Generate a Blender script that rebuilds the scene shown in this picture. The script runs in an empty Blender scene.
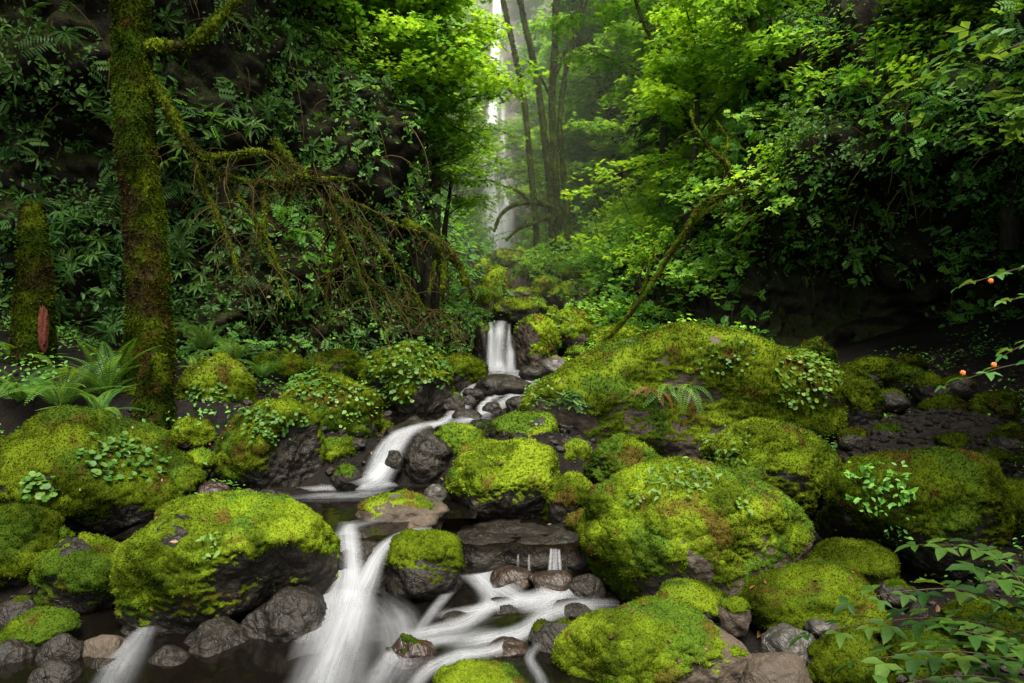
import bpy, bmesh, math, random
import numpy as np
from mathutils import Vector

SEED = 7
rng = np.random.default_rng(SEED)
random.seed(SEED)
sc = bpy.context.scene
COL = sc.collection
F = 683.0            # focal length in picture widths used only to lay the place out
CZ = 1.8             # eye height

def at(px, py, Y):
    return np.array([(px - 512.0) / F * Y, Y, CZ - (py - 341.5) / F * Y])

# ------------------------------------------------------------------ noise
_perm = np.random.default_rng(3).permutation(256)
_perm = np.concatenate([_perm, _perm, _perm])
_g = np.random.default_rng(4).normal(size=(256, 3))
_g /= np.linalg.norm(_g, axis=1)[:, None]

def pn(P):
    P = np.asarray(P, float)
    i = np.floor(P).astype(int)
    f = P - i
    u = f * f * f * (f * (f * 6 - 15) + 10)
    i &= 255
    out = 0
    for dx in (0, 1):
        wx = u[:, 0] if dx else 1 - u[:, 0]
        for dy in (0, 1):
            wy = u[:, 1] if dy else 1 - u[:, 1]
            for dz in (0, 1):
                wz = u[:, 2] if dz else 1 - u[:, 2]
                h = _perm[_perm[_perm[(i[:, 0] + dx) & 255] + ((i[:, 1] + dy) & 255)] + ((i[:, 2] + dz) & 255)]
                d = f - np.array([dx, dy, dz])
                out = out + wx * wy * wz * (_g[h] * d).sum(1)
    return out * 1.5

def fbm(P, octv=4, gain=0.5, lac=2.03):
    a, s, o = 1.0, 1.0, 0
    for k in range(octv):
        o = o + a * pn(np.asarray(P) * s + 17.3 * k)
        a *= gain
        s *= lac
    return o

def sstep(a, b, x):
    t = np.clip((x - a) / (b - a), 0, 1)
    return t * t * (3 - 2 * t)

# ------------------------------------------------------------------ mesh helpers
def make_mesh(name, V, polys, smooth=True, fattr=None, cattr=None, mats=(), matidx=None):
    me = bpy.data.meshes.new(name)
    V = np.asarray(V, np.float32)
    me.vertices.add(len(V))
    me.vertices.foreach_set('co', V.ravel())
    polys = [np.asarray(p, np.int32) for p in polys if len(p)]
    loops = np.concatenate([p.ravel() for p in polys])
    tot = np.concatenate([np.full(len(p), p.shape[1], np.int32) for p in polys])
    start = np.concatenate([[0], np.cumsum(tot)[:-1]]).astype(np.int32)
    me.loops.add(len(loops))
    me.loops.foreach_set('vertex_index', loops)
    me.polygons.add(len(tot))
    me.polygons.foreach_set('loop_start', start)
    me.polygons.foreach_set('loop_total', tot)
    me.polygons.foreach_set('use_smooth', np.full(len(tot), smooth, bool))
    for k, a in (fattr or {}).items():
        at_ = me.attributes.new(k, 'FLOAT', 'POINT')
        at_.data.foreach_set('value', np.asarray(a, np.float32))
    for k, a in (cattr or {}).items():
        at_ = me.attributes.new(k, 'FLOAT_COLOR', 'POINT')
        c = np.ones((len(V), 4), np.float32)
        c[:, :3] = a
        at_.data.foreach_set('color', c.ravel())
    for m in mats:
        me.materials.append(m)
    if matidx is not None:
        me.polygons.foreach_set('material_index', np.asarray(matidx, np.int32))
    me.update(calc_edges=True)
    return me

def obj(name, me, parent=None, loc=None, rot=None, scale=None):
    o = bpy.data.objects.new(name, me)
    COL.objects.link(o)
    if parent is not None:
        o.parent = parent
    if loc is not None:
        o.location = loc
    if rot is not None:
        o.rotation_euler = rot
    if scale is not None:
        o.scale = scale if hasattr(scale, '__len__') else (scale,) * 3
    return o

def tag(o, label=None, cat=None, group=None, kind=None):
    if label: o['label'] = label
    if cat: o['category'] = cat
    if group: o['group'] = group
    if kind: o['kind'] = kind
    return o

def thing(name, label, cat, loc=(0, 0, 0), rotz=0, group=None, scale=1.0):
    o = bpy.data.objects.new(name, None)
    COL.objects.link(o)
    o.empty_display_size = 0.1
    o.location = loc
    o.rotation_euler = (0, 0, rotz)
    o.scale = (scale,) * 3
    return tag(o, label, cat, group)

def dup(root, loc, rotz, scale, label, group):
    r = root.copy()
    COL.objects.link(r)
    r.location = loc
    r.rotation_euler = (0, 0, rotz)
    r.scale = (scale,) * 3
    r['label'] = label
    r['group'] = group
    for ch in list(root.children):
        c = ch.copy()
        COL.objects.link(c)
        c.parent = r
        for g in list(ch.children):
            d = g.copy()
            COL.objects.link(d)
            d.parent = c
    return r

class Acc:
    """collects pieces into one mesh"""
    def __init__(self):
        self.V, self.P3, self.P4, self.n = [], [], [], 0
        self.A = {}
    def add(self, V, P3=None, P4=None, **attrs):
        V = np.asarray(V, float)
        self.V.append(V)
        if P3 is not None and len(P3): self.P3.append(np.asarray(P3) + self.n)
        if P4 is not None and len(P4): self.P4.append(np.asarray(P4) + self.n)
        for k, a in attrs.items():
            self.A.setdefault(k, []).append(np.broadcast_to(np.asarray(a, float), (len(V),)) if np.ndim(a) < 2 else a)
        self.n += len(V)
    def mesh(self, name, mat, smooth=True):
        polys = []
        if self.P3: polys.append(np.concatenate(self.P3))
        if self.P4: polys.append(np.concatenate(self.P4))
        fa = {k: np.concatenate(v) for k, v in self.A.items() if v[0].ndim == 1}
        ca = {k: np.concatenate(v) for k, v in self.A.items() if v[0].ndim == 2}
        return make_mesh(name, np.concatenate(self.V), polys, smooth, fa, ca, [mat])

def vnormals(V, T):
    n = np.cross(V[T[:, 1]] - V[T[:, 0]], V[T[:, 2]] - V[T[:, 0]])
    N = np.zeros_like(V)
    for k in range(3):
        for c in range(3):
            N[:, c] += np.bincount(T[:, k], n[:, c], len(V))
    return N / (np.linalg.norm(N, axis=1)[:, None] + 1e-12)

def tube(path, radii, seg=8, caps=True, bump=0.0, bscale=6.0, seed=0.0):
    path = np.asarray(path, float)
    n = len(path)
    radii = np.broadcast_to(np.asarray(radii, float), (n,))
    T = np.gradient(path, axis=0)
    T /= np.linalg.norm(T, axis=1)[:, None] + 1e-9
    up = np.array([0.31, 0.17, 0.93]) if abs(T[0, 2]) < 0.9 else np.array([1.0, 0.1, 0.05])
    A = np.zeros_like(T)
    a = np.cross(T[0], up); a /= np.linalg.norm(a)
    for i in range(n):
        a = a - T[i] * (a @ T[i]); a /= np.linalg.norm(a) + 1e-9
        A[i] = a
    B = np.cross(T, A)
    th = np.arange(seg) * 2 * np.pi / seg
    ring = A[:, None, :] * np.cos(th)[None, :, None] + B[:, None, :] * np.sin(th)[None, :, None]
    V = path[:, None, :] + ring * radii[:, None, None]
    if bump:
        q = V.reshape(-1, 3)
        d = 1 + bump * fbm(q * bscale + seed, 3)
        V = path[:, None, :] + ring * (radii[:, None, None] * d.reshape(n, seg, 1))
    V = V.reshape(-1, 3)
    i = np.arange(n - 1)[:, None] * seg
    j = np.arange(seg)[None, :]
    j2 = (j + 1) % seg
    Q = np.stack([i + j, i + j2, i + seg + j2, i + seg + j], -1).reshape(-1, 4)
    T3 = []
    if caps:
        V = np.vstack([V, path[0], path[-1]])
        c0, c1 = n * seg, n * seg + 1
        k = np.arange(seg)
        T3 = np.vstack([np.stack([np.full(seg, c0), (k + 1) % seg, k], 1),
                        np.stack([np.full(seg, c1), (n - 1) * seg + k, (n - 1) * seg + (k + 1) % seg], 1)])
    return V, T3, Q

def smooth_path(pts, n):
    pts = np.asarray(pts, float)
    if len(pts) < 3:
        t = np.linspace(0, 1, n)[:, None]
        return pts[0] * (1 - t) + pts[-1] * t
    d = np.concatenate([[0], np.cumsum(np.linalg.norm(np.diff(pts, axis=0), axis=1))])
    t = np.linspace(0, d[-1], n)
    # catmull-rom
    ext = np.vstack([2 * pts[0] - pts[1], pts, 2 * pts[-1] - pts[-2]])
    k = np.clip(np.searchsorted(d, t, 'right') - 1, 0, len(pts) - 2)
    u = ((t - d[k]) / (d[k + 1] - d[k] + 1e-9))[:, None]
    p0, p1, p2, p3 = ext[k], ext[k + 1], ext[k + 2], ext[k + 3]
    return 0.5 * ((2 * p1) + (-p0 + p2) * u + (2 * p0 - 5 * p1 + 4 * p2 - p3) * u**2 + (-p0 + 3 * p1 - 3 * p2 + p3) * u**3)

# ------------------------------------------------------------------ materials
class NT:
    def __init__(self, name):
        self.m = bpy.data.materials.new(name)
        self.m.use_nodes = True
        self.t = self.m.node_tree
        self.t.nodes.clear()
        self.out = self.n('ShaderNodeOutputMaterial')
    def n(self, typ, **kw):
        nd = self.t.nodes.new(typ)
        for k, v in kw.items():
            if k.startswith('i_'):
                nd.inputs[k[2:].replace('_', ' ')].default_value = v
            else:
                setattr(nd, k, v)
        return nd
    def l(self, a, b):
        self.t.links.new(a, b)
    def attr(self, name):
        return self.n('ShaderNodeAttribute', attribute_name=name)
    def noise(self, scale, detail=4, rough=0.55, vec=None, dist=0.0):
        nd = self.n('ShaderNodeTexNoise')
        nd.inputs['Scale'].default_value = scale
        nd.inputs['Detail'].default_value = detail
        nd.inputs['Roughness'].default_value = rough
        nd.inputs['Distortion'].default_value = dist
        if vec is not None: self.l(vec, nd.inputs['Vector'])
        return nd
    def ramp(self, fac, stops):
        r = self.n('ShaderNodeValToRGB')
        e = r.color_ramp.elements
        while len(e) < len(stops): e.new(0.5)
        for el, (p, c) in zip(e, stops):
            el.position = p
            el.color = (*c, 1) if len(c) == 3 else c
        self.l(fac, r.inputs['Fac'])
        return r
    def math(self, op, a, b=None, c=None):
        m = self.n('ShaderNodeMath', operation=op)
        for i, x in enumerate((a, b, c)):
            if x is None: continue
            if hasattr(x, 'is_linked') or hasattr(x, 'links'): self.l(x, m.inputs[i])
            else: m.inputs[i].default_value = x
        return m.outputs[0]

def leaf_mat(name, cols, trans=0.45, gloss=0.06, tint=(1.35, 1.15, 0.5)):
    k = NT(name)
    a = k.attr('rnd')
    tcn = k.n('ShaderNodeTexCoord'); nz_ = k.noise(9, 3, .6, tcn.outputs['Object'])
    rf = k.math('ADD', a.outputs['Fac'], k.math('MULTIPLY_ADD', nz_.outputs['Fac'], .7, -.35))
    r = k.ramp(rf, [(i / (len(cols) - 1), c) for i, c in enumerate(cols)])
    oi = k.n('ShaderNodeObjectInfo')
    hv = k.n('ShaderNodeHueSaturation')
    k.l(r.outputs['Color'], hv.inputs['Color'])
    k.l(k.math('MULTIPLY_ADD', oi.outputs['Random'], 0.5, 0.75), hv.inputs['Value'])
    k.l(k.math('MULTIPLY_ADD', oi.outputs['Random'], -0.03, 0.515), hv.inputs['Hue'])
    d = k.n('ShaderNodeBsdfDiffuse')
    t = k.n('ShaderNodeBsdfTranslucent')
    g = k.n('ShaderNodeBsdfGlossy')
    g.inputs['Roughness'].default_value = 0.5
    g.inputs['Color'].default_value = (0.8, 0.85, 0.8, 1)
    tm = k.n('ShaderNodeMixRGB', blend_type='MULTIPLY')
    tm.inputs[0].default_value = 1
    tm.inputs[2].default_value = (*tint, 1)
    k.l(hv.outputs[0], tm.inputs[1])
    k.l(hv.outputs[0], d.inputs['Color'])
    k.l(tm.outputs[0], t.inputs['Color'])
    mx = k.n('ShaderNodeMixShader'); mx.inputs[0].default_value = trans
    k.l(d.outputs[0], mx.inputs[1]); k.l(t.outputs[0], mx.inputs[2])
    m2 = k.n('ShaderNodeMixShader'); m2.inputs[0].default_value = gloss
    k.l(mx.outputs[0], m2.inputs[1]); k.l(g.outputs[0], m2.inputs[2])
    k.l(m2.outputs[0], k.out.inputs['Surface'])
    return k.m

def rock_mat(name, c0, c1, c2, rough=(0.3, 0.7), bump=0.5, moss=0.0, spec=0.5):
    k = NT(name)
    tc = k.n('ShaderNodeTexCoord')
    P = tc.outputs['Object']
    n1 = k.noise(2.3, 8, 0.62, P, 0.4)
    n2 = k.noise(18, 6, 0.65, P)
    mixf = k.math('MULTIPLY_ADD', n2.outputs['Fac'], 0.45, k.math('MULTIPLY', n1.outputs['Fac'], 0.6))
    r = k.ramp(mixf, [(0.32, c0), (0.52, c1), (0.72, c2)])
    b = k.n('ShaderNodeBsdfPrincipled')
    b.inputs['Specular IOR Level'].default_value = spec
    colr = r.outputs['Color']
    if moss:
        geo = k.n('ShaderNodeNewGeometry')
        sep = k.n('ShaderNodeSeparateXYZ'); k.l(geo.outputs['Normal'], sep.inputs[0])
        n3 = k.noise(1.6, 6, 0.7, P)
        f = k.math('ADD', k.math('MULTIPLY', sep.outputs['Z'], 0.35), n3.outputs['Fac'])
        mr = k.n('ShaderNodeMapRange'); mr.inputs[1].default_value = 0.72 - moss * 0.3; mr.inputs[2].default_value = 0.85 - moss * 0.3
        k.l(f, mr.inputs[0])
        n4 = k.noise(30, 4, 0.7, P)
        mc = k.ramp(n4.outputs['Fac'], [(0.3, (0.005, 0.006, 0.002)), (0.55, (0.018, 0.022, 0.005)), (0.75, (0.045, 0.045, 0.009))])
        mm = k.n('ShaderNodeMixRGB'); k.l(mr.outputs[0], mm.inputs[0]); k.l(colr, mm.inputs[1]); k.l(mc.outputs[0], mm.inputs[2])
        colr = mm.outputs[0]
    k.l(colr, b.inputs['Base Color'])
    rr = k.n('ShaderNodeMapRange'); k.l(n1.outputs['Fac'], rr.inputs[0])
    rr.inputs[1].default_value = 0.3; rr.inputs[2].default_value = 0.7
    rr.inputs[3].default_value = rough[0]; rr.inputs[4].default_value = rough[1]
    k.l(rr.outputs[0], b.inputs['Roughness'])
    v = k.n('ShaderNodeTexVoronoi', feature='DISTANCE_TO_EDGE'); v.inputs['Scale'].default_value = 3.0
    nv = k.noise(3, 4, 0.6, P, 1.0)
    k.l(nv.outputs['Color'], v.inputs['Vector'])
    h = k.math('MULTIPLY_ADD', n2.outputs['Fac'], 0.5, k.math('MULTIPLY', n1.outputs['Fac'], 1.0))
    h2 = k.math('ADD', h, k.math('MULTIPLY', k.math('MINIMUM', v.outputs['Distance'], 0.04), 3.0))
    bp = k.n('ShaderNodeBump'); bp.inputs['Strength'].default_value = bump; bp.inputs['Distance'].default_value = 0.06
    k.l(h2, bp.inputs['Height']); k.l(bp.outputs[0], b.inputs['Normal'])
    k.l(b.outputs[0], k.out.inputs['Surface'])
    return k.m

def moss_mat(name):
    k = NT(name)
    a = k.attr('col')
    tc = k.n('ShaderNodeTexCoord')
    n = k.noise(90, 3, 0.7, tc.outputs['Object'])
    f = k.ramp(n.outputs['Fac'], [(0.3, (0.55,) * 3), (0.7, (1.4,) * 3)])
    mm = k.n('ShaderNodeMixRGB', blend_type='MULTIPLY'); mm.inputs[0].default_value = 1
    k.l(a.outputs['Color'], mm.inputs[1]); k.l(f.outputs[0], mm.inputs[2])
    d = k.n('ShaderNodeBsdfDiffuse'); k.l(mm.outputs[0], d.inputs[0])
    t = k.n('ShaderNodeBsdfTranslucent'); k.l(mm.outputs[0], t.inputs[0])
    bp = k.n('ShaderNodeBump'); bp.inputs['Strength'].default_value = 0.8; bp.inputs['Distance'].default_value = 0.015
    k.l(n.outputs['Fac'], bp.inputs['Height']); k.l(bp.outputs[0], d.inputs['Normal'])
    mx = k.n('ShaderNodeMixShader'); mx.inputs[0].default_value = 0.2
    k.l(d.outputs[0], mx.inputs[1]); k.l(t.outputs[0], mx.inputs[2])
    k.l(mx.outputs[0], k.out.inputs['Surface'])
    return k.m

def bark_mat(name, c0, c1, mossc, mossamt):
    k = NT(name)
    tc = k.n('ShaderNodeTexCoord')
    P = tc.outputs['Object']
    mp = k.n('ShaderNodeMapping'); mp.inputs['Scale'].default_value = (9, 9, 2.2); k.l(P, mp.inputs[0])
    n1 = k.noise(1.5, 6, 0.65, mp.outputs[0])
    n2 = k.noise(3.0, 6, 0.7, P)
    n3 = k.noise(40, 3, 0.7, P)
    r = k.ramp(n1.outputs['Fac'], [(0.35, c0), (0.65, c1)])
    mc = k.ramp(n3.outputs['Fac'], [(0.3, tuple(x * 0.35 for x in mossc)), (0.7, tuple(x * 1.5 for x in mossc))])
    mr = k.n('ShaderNodeMapRange'); mr.inputs[1].default_value = 0.65 - mossamt * 0.4; mr.inputs[2].default_value = 0.78 - mossamt * 0.4
    k.l(n2.outputs['Fac'], mr.inputs[0])
    mm = k.n('ShaderNodeMixRGB'); k.l(mr.outputs[0], mm.inputs[0]); k.l(r.outputs[0], mm.inputs[1]); k.l(mc.outputs[0], mm.inputs[2])
    b = k.n('ShaderNodeBsdfPrincipled'); b.inputs['Roughness'].default_value = 0.9
    b.inputs['Specular IOR Level'].default_value = 0.15
    k.l(mm.outputs[0], b.inputs['Base Color'])
    h = k.math('ADD', k.math('MULTIPLY', n1.outputs['Fac'], 1.0), k.math('MULTIPLY', n3.outputs['Fac'], 0.4))
    bp = k.n('ShaderNodeBump'); bp.inputs['Strength'].default_value = 0.9; bp.inputs['Distance'].default_value = 0.04
    k.l(h, bp.inputs['Height']); k.l(bp.outputs[0], b.inputs['Normal'])
    k.l(b.outputs[0], k.out.inputs['Surface'])
    return k.m

def silk_mat(name, su=20.0, sv=0.7, white=0.40):
    """falling / running water: thin white streaks along the flow, clear between them"""
    k = NT(name)
    u = k.attr('fu').outputs['Fac']; v = k.attr('fv').outputs['Fac']; dn = k.attr('dens').outputs['Fac']; sd = k.attr('sd').outputs['Fac']
    cv = k.n('ShaderNodeCombineXYZ')
    k.l(k.math('MULTIPLY', u, su), cv.inputs[0]); k.l(k.math('MULTIPLY', v, sv), cv.inputs[1]); k.l(sd, cv.inputs[2])
    n = k.noise(1.0, 4, 0.6, cv.outputs[0], 0.3)
    cv2 = k.n('ShaderNodeCombineXYZ')
    k.l(k.math('MULTIPLY', u, su * 0.25), cv2.inputs[0]); k.l(k.math('MULTIPLY', v, sv * 1.3), cv2.inputs[1]); k.l(sd, cv2.inputs[2])
    n2 = k.noise(1.0, 3, 0.5, cv2.outputs[0], 0.6)
    e = k.math('ABSOLUTE', k.math('MULTIPLY_ADD', u, 2.0, -1.0))
    mr = k.n('ShaderNodeMapRange', interpolation_type='SMOOTHSTEP'); k.l(e, mr.inputs[0])
    mr.inputs[1].default_value = 0.05; mr.inputs[2].default_value = 1.0; mr.inputs[3].default_value = 1.0; mr.inputs[4].default_value = 0.0
    s = k.math('ADD', k.math('MULTIPLY', n.outputs['Fac'], 1.1), k.math('MULTIPLY', n2.outputs['Fac'], 0.9))
    s = k.math('ADD', s, -1.0)                    # about -.5 .. .5
    al = k.math('MULTIPLY_ADD', s, k.math('MULTIPLY_ADD', dn, .75, .15), dn)
    al = k.math('MULTIPLY', al, mr.outputs[0])
    c = k.n('ShaderNodeClamp'); k.l(al, c.inputs[0]); c.inputs[2].default_value = 0.97
    d = k.n('ShaderNodeBsdfDiffuse'); d.inputs[0].default_value = (white * .93, white * .98, white * 1.08, 1)
    t = k.n('ShaderNodeBsdfTranslucent'); t.inputs[0].default_value = (white * .93, white * .98, white * 1.08, 1)
    m1 = k.n('ShaderNodeMixShader'); m1.inputs[0].default_value = 0.35
    k.l(d.outputs[0], m1.inputs[1]); k.l(t.outputs[0], m1.inputs[2])
    tr = k.n('ShaderNodeBsdfTransparent')
    mx = k.n('ShaderNodeMixShader')
    k.l(c.outputs[0], mx.inputs[0]); k.l(tr.outputs[0], mx.inputs[1]); k.l(m1.outputs[0], mx.inputs[2])
    k.l(mx.outputs[0], k.out.inputs['Surface'])
    return k.m

def pool_mat(name):
    k = NT(name)
    tc = k.n('ShaderNodeTexCoord')
    n = k.noise(1.3, 3, 0.5, tc.outputs['Object'], 0.6)
    g = k.n('ShaderNodeBsdfGlossy'); g.inputs['Roughness'].default_value = 0.09; g.inputs['Color'].default_value = (0.95, 0.95, 0.95, 1)
    tr = k.n('ShaderNodeBsdfTransparent'); tr.inputs[0].default_value = (0.42, 0.34, 0.25, 1)
    d = k.n('ShaderNodeBsdfDiffuse'); d.inputs[0].default_value = (0.005, 0.0042, 0.0032, 1)
    m1 = k.n('ShaderNodeMixShader'); m1.inputs[0].default_value = 0.45
    k.l(tr.outputs[0], m1.inputs[1]); k.l(d.outputs[0], m1.inputs[2])
    fr = k.n('ShaderNodeFresnel'); fr.inputs[0].default_value = 1.33
    bp = k.n('ShaderNodeBump'); bp.inputs['Strength'].default_value = 0.35; bp.inputs['Distance'].default_value = 0.08
    k.l(n.outputs['Fac'], bp.inputs['Height']); k.l(bp.outputs[0], g.inputs['Normal'])
    mx = k.n('ShaderNodeMixShader'); k.l(fr.outputs[0], mx.inputs[0]); k.l(m1.outputs[0], mx.inputs[1]); k.l(g.outputs[0], mx.inputs[2])
    k.l(mx.outputs[0], k.out.inputs['Surface'])
    return k.m

def plain_mat(name, col, rough=0.6, nscale=25, var=0.5):
    k = NT(name)
    tc = k.n('ShaderNodeTexCoord')
    n = k.noise(nscale, 5, 0.65, tc.outputs['Object'])
    r = k.ramp(n.outputs['Fac'], [(0.3, tuple(c * (1 - var) for c in col)), (0.7, tuple(c * (1 + var) for c in col))])
    b = k.n('ShaderNodeBsdfPrincipled'); b.inputs['Roughness'].default_value = rough
    k.l(r.outputs[0], b.inputs['Base Color'])
    bp = k.n('ShaderNodeBump'); bp.inputs['Strength'].default_value = 0.5; bp.inputs['Distance'].default_value = 0.02
    k.l(n.outputs['Fac'], bp.inputs['Height']); k.l(bp.outputs[0], b.inputs['Normal'])
    k.l(b.outputs[0], k.out.inputs['Surface'])
    return k.m

M = {}
M['wet'] = rock_mat('wet_black_rock', (0.003, 0.0025, 0.002), (0.0085, 0.007, 0.0052), (0.022, 0.017, 0.012), (0.22, 0.65), 0.8, spec=.24)
M['brown'] = rock_mat('brown_rock', (0.014, 0.011, 0.008), (0.04, 0.031, 0.023), (0.075, 0.057, 0.042), (0.45, 0.85), 0.6, spec=.2)
M['red'] = rock_mat('wet_reddish_rock', (0.006, 0.0035, 0.0022), (0.015, 0.0085, 0.006), (0.034, 0.022, 0.016), (0.2, 0.5), 0.6, spec=.35)
M['grey'] = rock_mat('grey_rock', (0.008, 0.0075, 0.0065), (0.021, 0.019, 0.016), (0.045, 0.04, 0.034), (0.35, 0.7), 0.5)
M['cliff'] = rock_mat('cliff_rock', (0.003, 0.0026, 0.002), (0.010, 0.008, 0.006), (0.028, 0.021, 0.014), (0.55, 0.9), 1.0, moss=0.85, spec=0.12)
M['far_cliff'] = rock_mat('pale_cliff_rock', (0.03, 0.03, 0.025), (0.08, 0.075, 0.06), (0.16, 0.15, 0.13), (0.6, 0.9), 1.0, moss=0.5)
M['soil'] = rock_mat('forest_soil', (0.0010, 0.0008, 0.0006), (0.003, 0.0022, 0.0015), (0.009, 0.0065, 0.004), (0.6, 0.95), 1.0, moss=0.0, spec=0.12)
M['moss'] = moss_mat('moss')
M['gravel'] = rock_mat('dark_gravel', (0.002, 0.0015, 0.0012), (0.007, 0.005, 0.0035), (0.02, 0.015, 0.011), (0.5, 0.85), 1.0, spec=.15)
M['silk'] = silk_mat('silky_water')
M['silk_far'] = silk_mat('far_falling_water', 8.0, 0.35, 0.95)
M['pool'] = pool_mat('dark_stream_water')
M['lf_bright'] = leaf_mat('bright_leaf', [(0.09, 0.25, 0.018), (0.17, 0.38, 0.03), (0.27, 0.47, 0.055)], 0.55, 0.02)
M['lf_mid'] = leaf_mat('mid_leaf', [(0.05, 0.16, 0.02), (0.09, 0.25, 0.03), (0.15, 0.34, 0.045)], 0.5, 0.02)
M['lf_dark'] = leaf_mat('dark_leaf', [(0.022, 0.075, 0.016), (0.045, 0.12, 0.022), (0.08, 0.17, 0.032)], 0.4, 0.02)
M['fern'] = leaf_mat('fern_leaf', [(0.03, 0.09, 0.010), (0.055, 0.14, 0.016), (0.10, 0.20, 0.022)], 0.45, 0.02)
M['clover'] = leaf_mat('round_leaf', [(0.03, 0.085, 0.010), (0.055, 0.13, 0.016), (0.10, 0.18, 0.03)], 0.4, 0.015)
M['needle'] = leaf_mat('conifer_needle', [(0.010, 0.032, 0.010), (0.02, 0.055, 0.014), (0.035, 0.085, 0.018)], 0.3, 0.05)
M['sapling'] = leaf_mat('sapling_leaf', [(0.010, 0.032, 0.006), (0.024, 0.06, 0.009), (0.055, 0.11, 0.014)], 0.4, 0.01)
M['dry'] = leaf_mat('dry_leaf', [(0.05, 0.02, 0.008), (0.10, 0.04, 0.015), (0.16, 0.08, 0.03)], 0.3, 0.03, (1, 1, 1))
M['bark_moss'] = bark_mat('mossy_bark', (0.010, 0.008, 0.006), (0.05, 0.038, 0.027), (0.055, 0.052, 0.008), 0.75)
M['bark'] = bark_mat('dark_bark', (0.012, 0.010, 0.008), (0.05, 0.042, 0.034), (0.05, 0.06, 0.012), 0.35)
M['twig'] = bark_mat('twig_bark', (0.015, 0.011, 0.007), (0.05, 0.04, 0.024), (0.05, 0.045, 0.01), 0.4)
M['rot'] = bark_mat('red_rotten_wood', (0.03, 0.008, 0.004), (0.075, 0.02, 0.011), (0.03, 0.03, 0.008), 0.1)
M['wood'] = bark_mat('bare_wood', (0.18, 0.13, 0.07), (0.42, 0.33, 0.2), (0.1, 0.1, 0.02), 0.0)
M['stem'] = plain_mat('green_stem', (0.05, 0.07, 0.02), 0.6, 30)
M['berry'] = plain_mat('orange_berry', (0.55, 0.13, 0.02), 0.35, 300, 0.25)

# ------------------------------------------------------------------ terrain
def chan_x(y):
    return np.interp(y, [0, 4, 5, 7, 8, 10, 14, 20, 30, 45, 60], [-0.5, -0.6, -0.9, -1.0, -0.85, -0.55, -0.15, 0.25, 0.3, -0.9, -1])

def floor_z(y):
    return np.interp(y, [-20, 0, 4.7, 5.6, 6.0, 6.8, 7.2, 10, 13.8, 14.5, 16, 17.5, 20, 25, 30, 37, 45, 70],
                     [-0.6, -0.35, -0.28, -0.2, 0.08, 0.15, 0.70, 0.84, 1.06, 1.25, 1.55, 2.1, 2.75, 4.1, 5.1, 6.5, 7.3, 9])

def ground_z(x, y):
    x = np.asarray(x, float); y = np.asarray(y, float)
    d = x - chan_x(y)
    zl = np.interp(-d, [0.5, 1.2, 3.0, 5.0, 9, 40], [0, 0.22, 0.5, 0.95, 2.5, 12]) * (0.2 + 0.8 * np.maximum(sstep(4.4, 5.1, y), sstep(3, 6, -d)))
    zr = np.interp(d, [0.8, 1.6, 4.5, 7.0, 10, 40], [0, 0.12, 0.2, 0.9, 2.5, 12])
    near = np.where(d < 0, zl, zr)
    fl = np.interp(-d, [0.8, 2, 5, 40], [0, 1.3, 4.5, 30])
    fr = np.interp(d, [1.7, 3.0, 6.5, 40], [0, 0.5, 4.0, 32])
    far = np.where(d < 0, fl, fr)
    w = sstep(12.5, 18, y)
    z = floor_z(y) + near * (1 - w) + far * w
    # right bank further up: levels out
    zr2 = np.interp(y, [0, 4, 5.2, 6, 8, 10, 12, 14], [-0.3, -0.22, -0.14, -0.02, 0.3, 0.85, 1.3, 1.4])
    rr = sstep(1.0, 2.6, d) * (1 - w)
    z = z * (1 - rr) + rr * (zr2 + np.interp(d, [0, 4.5, 7, 10, 40], [0, 0.1, 0.5, 1.6, 12]))
    return z

xs = np.concatenate([np.linspace(-60, -9, 30), np.linspace(-8.8, 8.8, 190), np.linspace(9, 60, 30)])
ys = np.concatenate([np.linspace(-30, 1.5, 16), np.linspace(1.7, 16, 170), np.linspace(16.3, 50, 90), np.linspace(51, 90, 20)])
X, Yg = np.meshgrid(xs, ys)
Pf = np.stack([X.ravel(), Yg.ravel(), np.zeros(X.size)], 1)
Z = ground_z(Pf[:, 0], Pf[:, 1]) + 0.07 * fbm(Pf * 1.7, 4) + 0.025 * fbm(Pf * 9, 2)
Pf[:, 2] = Z
nx, ny = len(xs), len(ys)
ii, jj = np.meshgrid(np.arange(nx - 1), np.arange(ny - 1))
a0 = (jj * nx + ii).ravel()
Q = np.stack([a0, a0 + 1, a0 + nx + 1, a0 + nx], 1)
ground_V, ground_Q = Pf, Q
tag(obj('ground', make_mesh('ground', Pf, [Q], True, mats=[M['soil']])), kind='structure')

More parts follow.
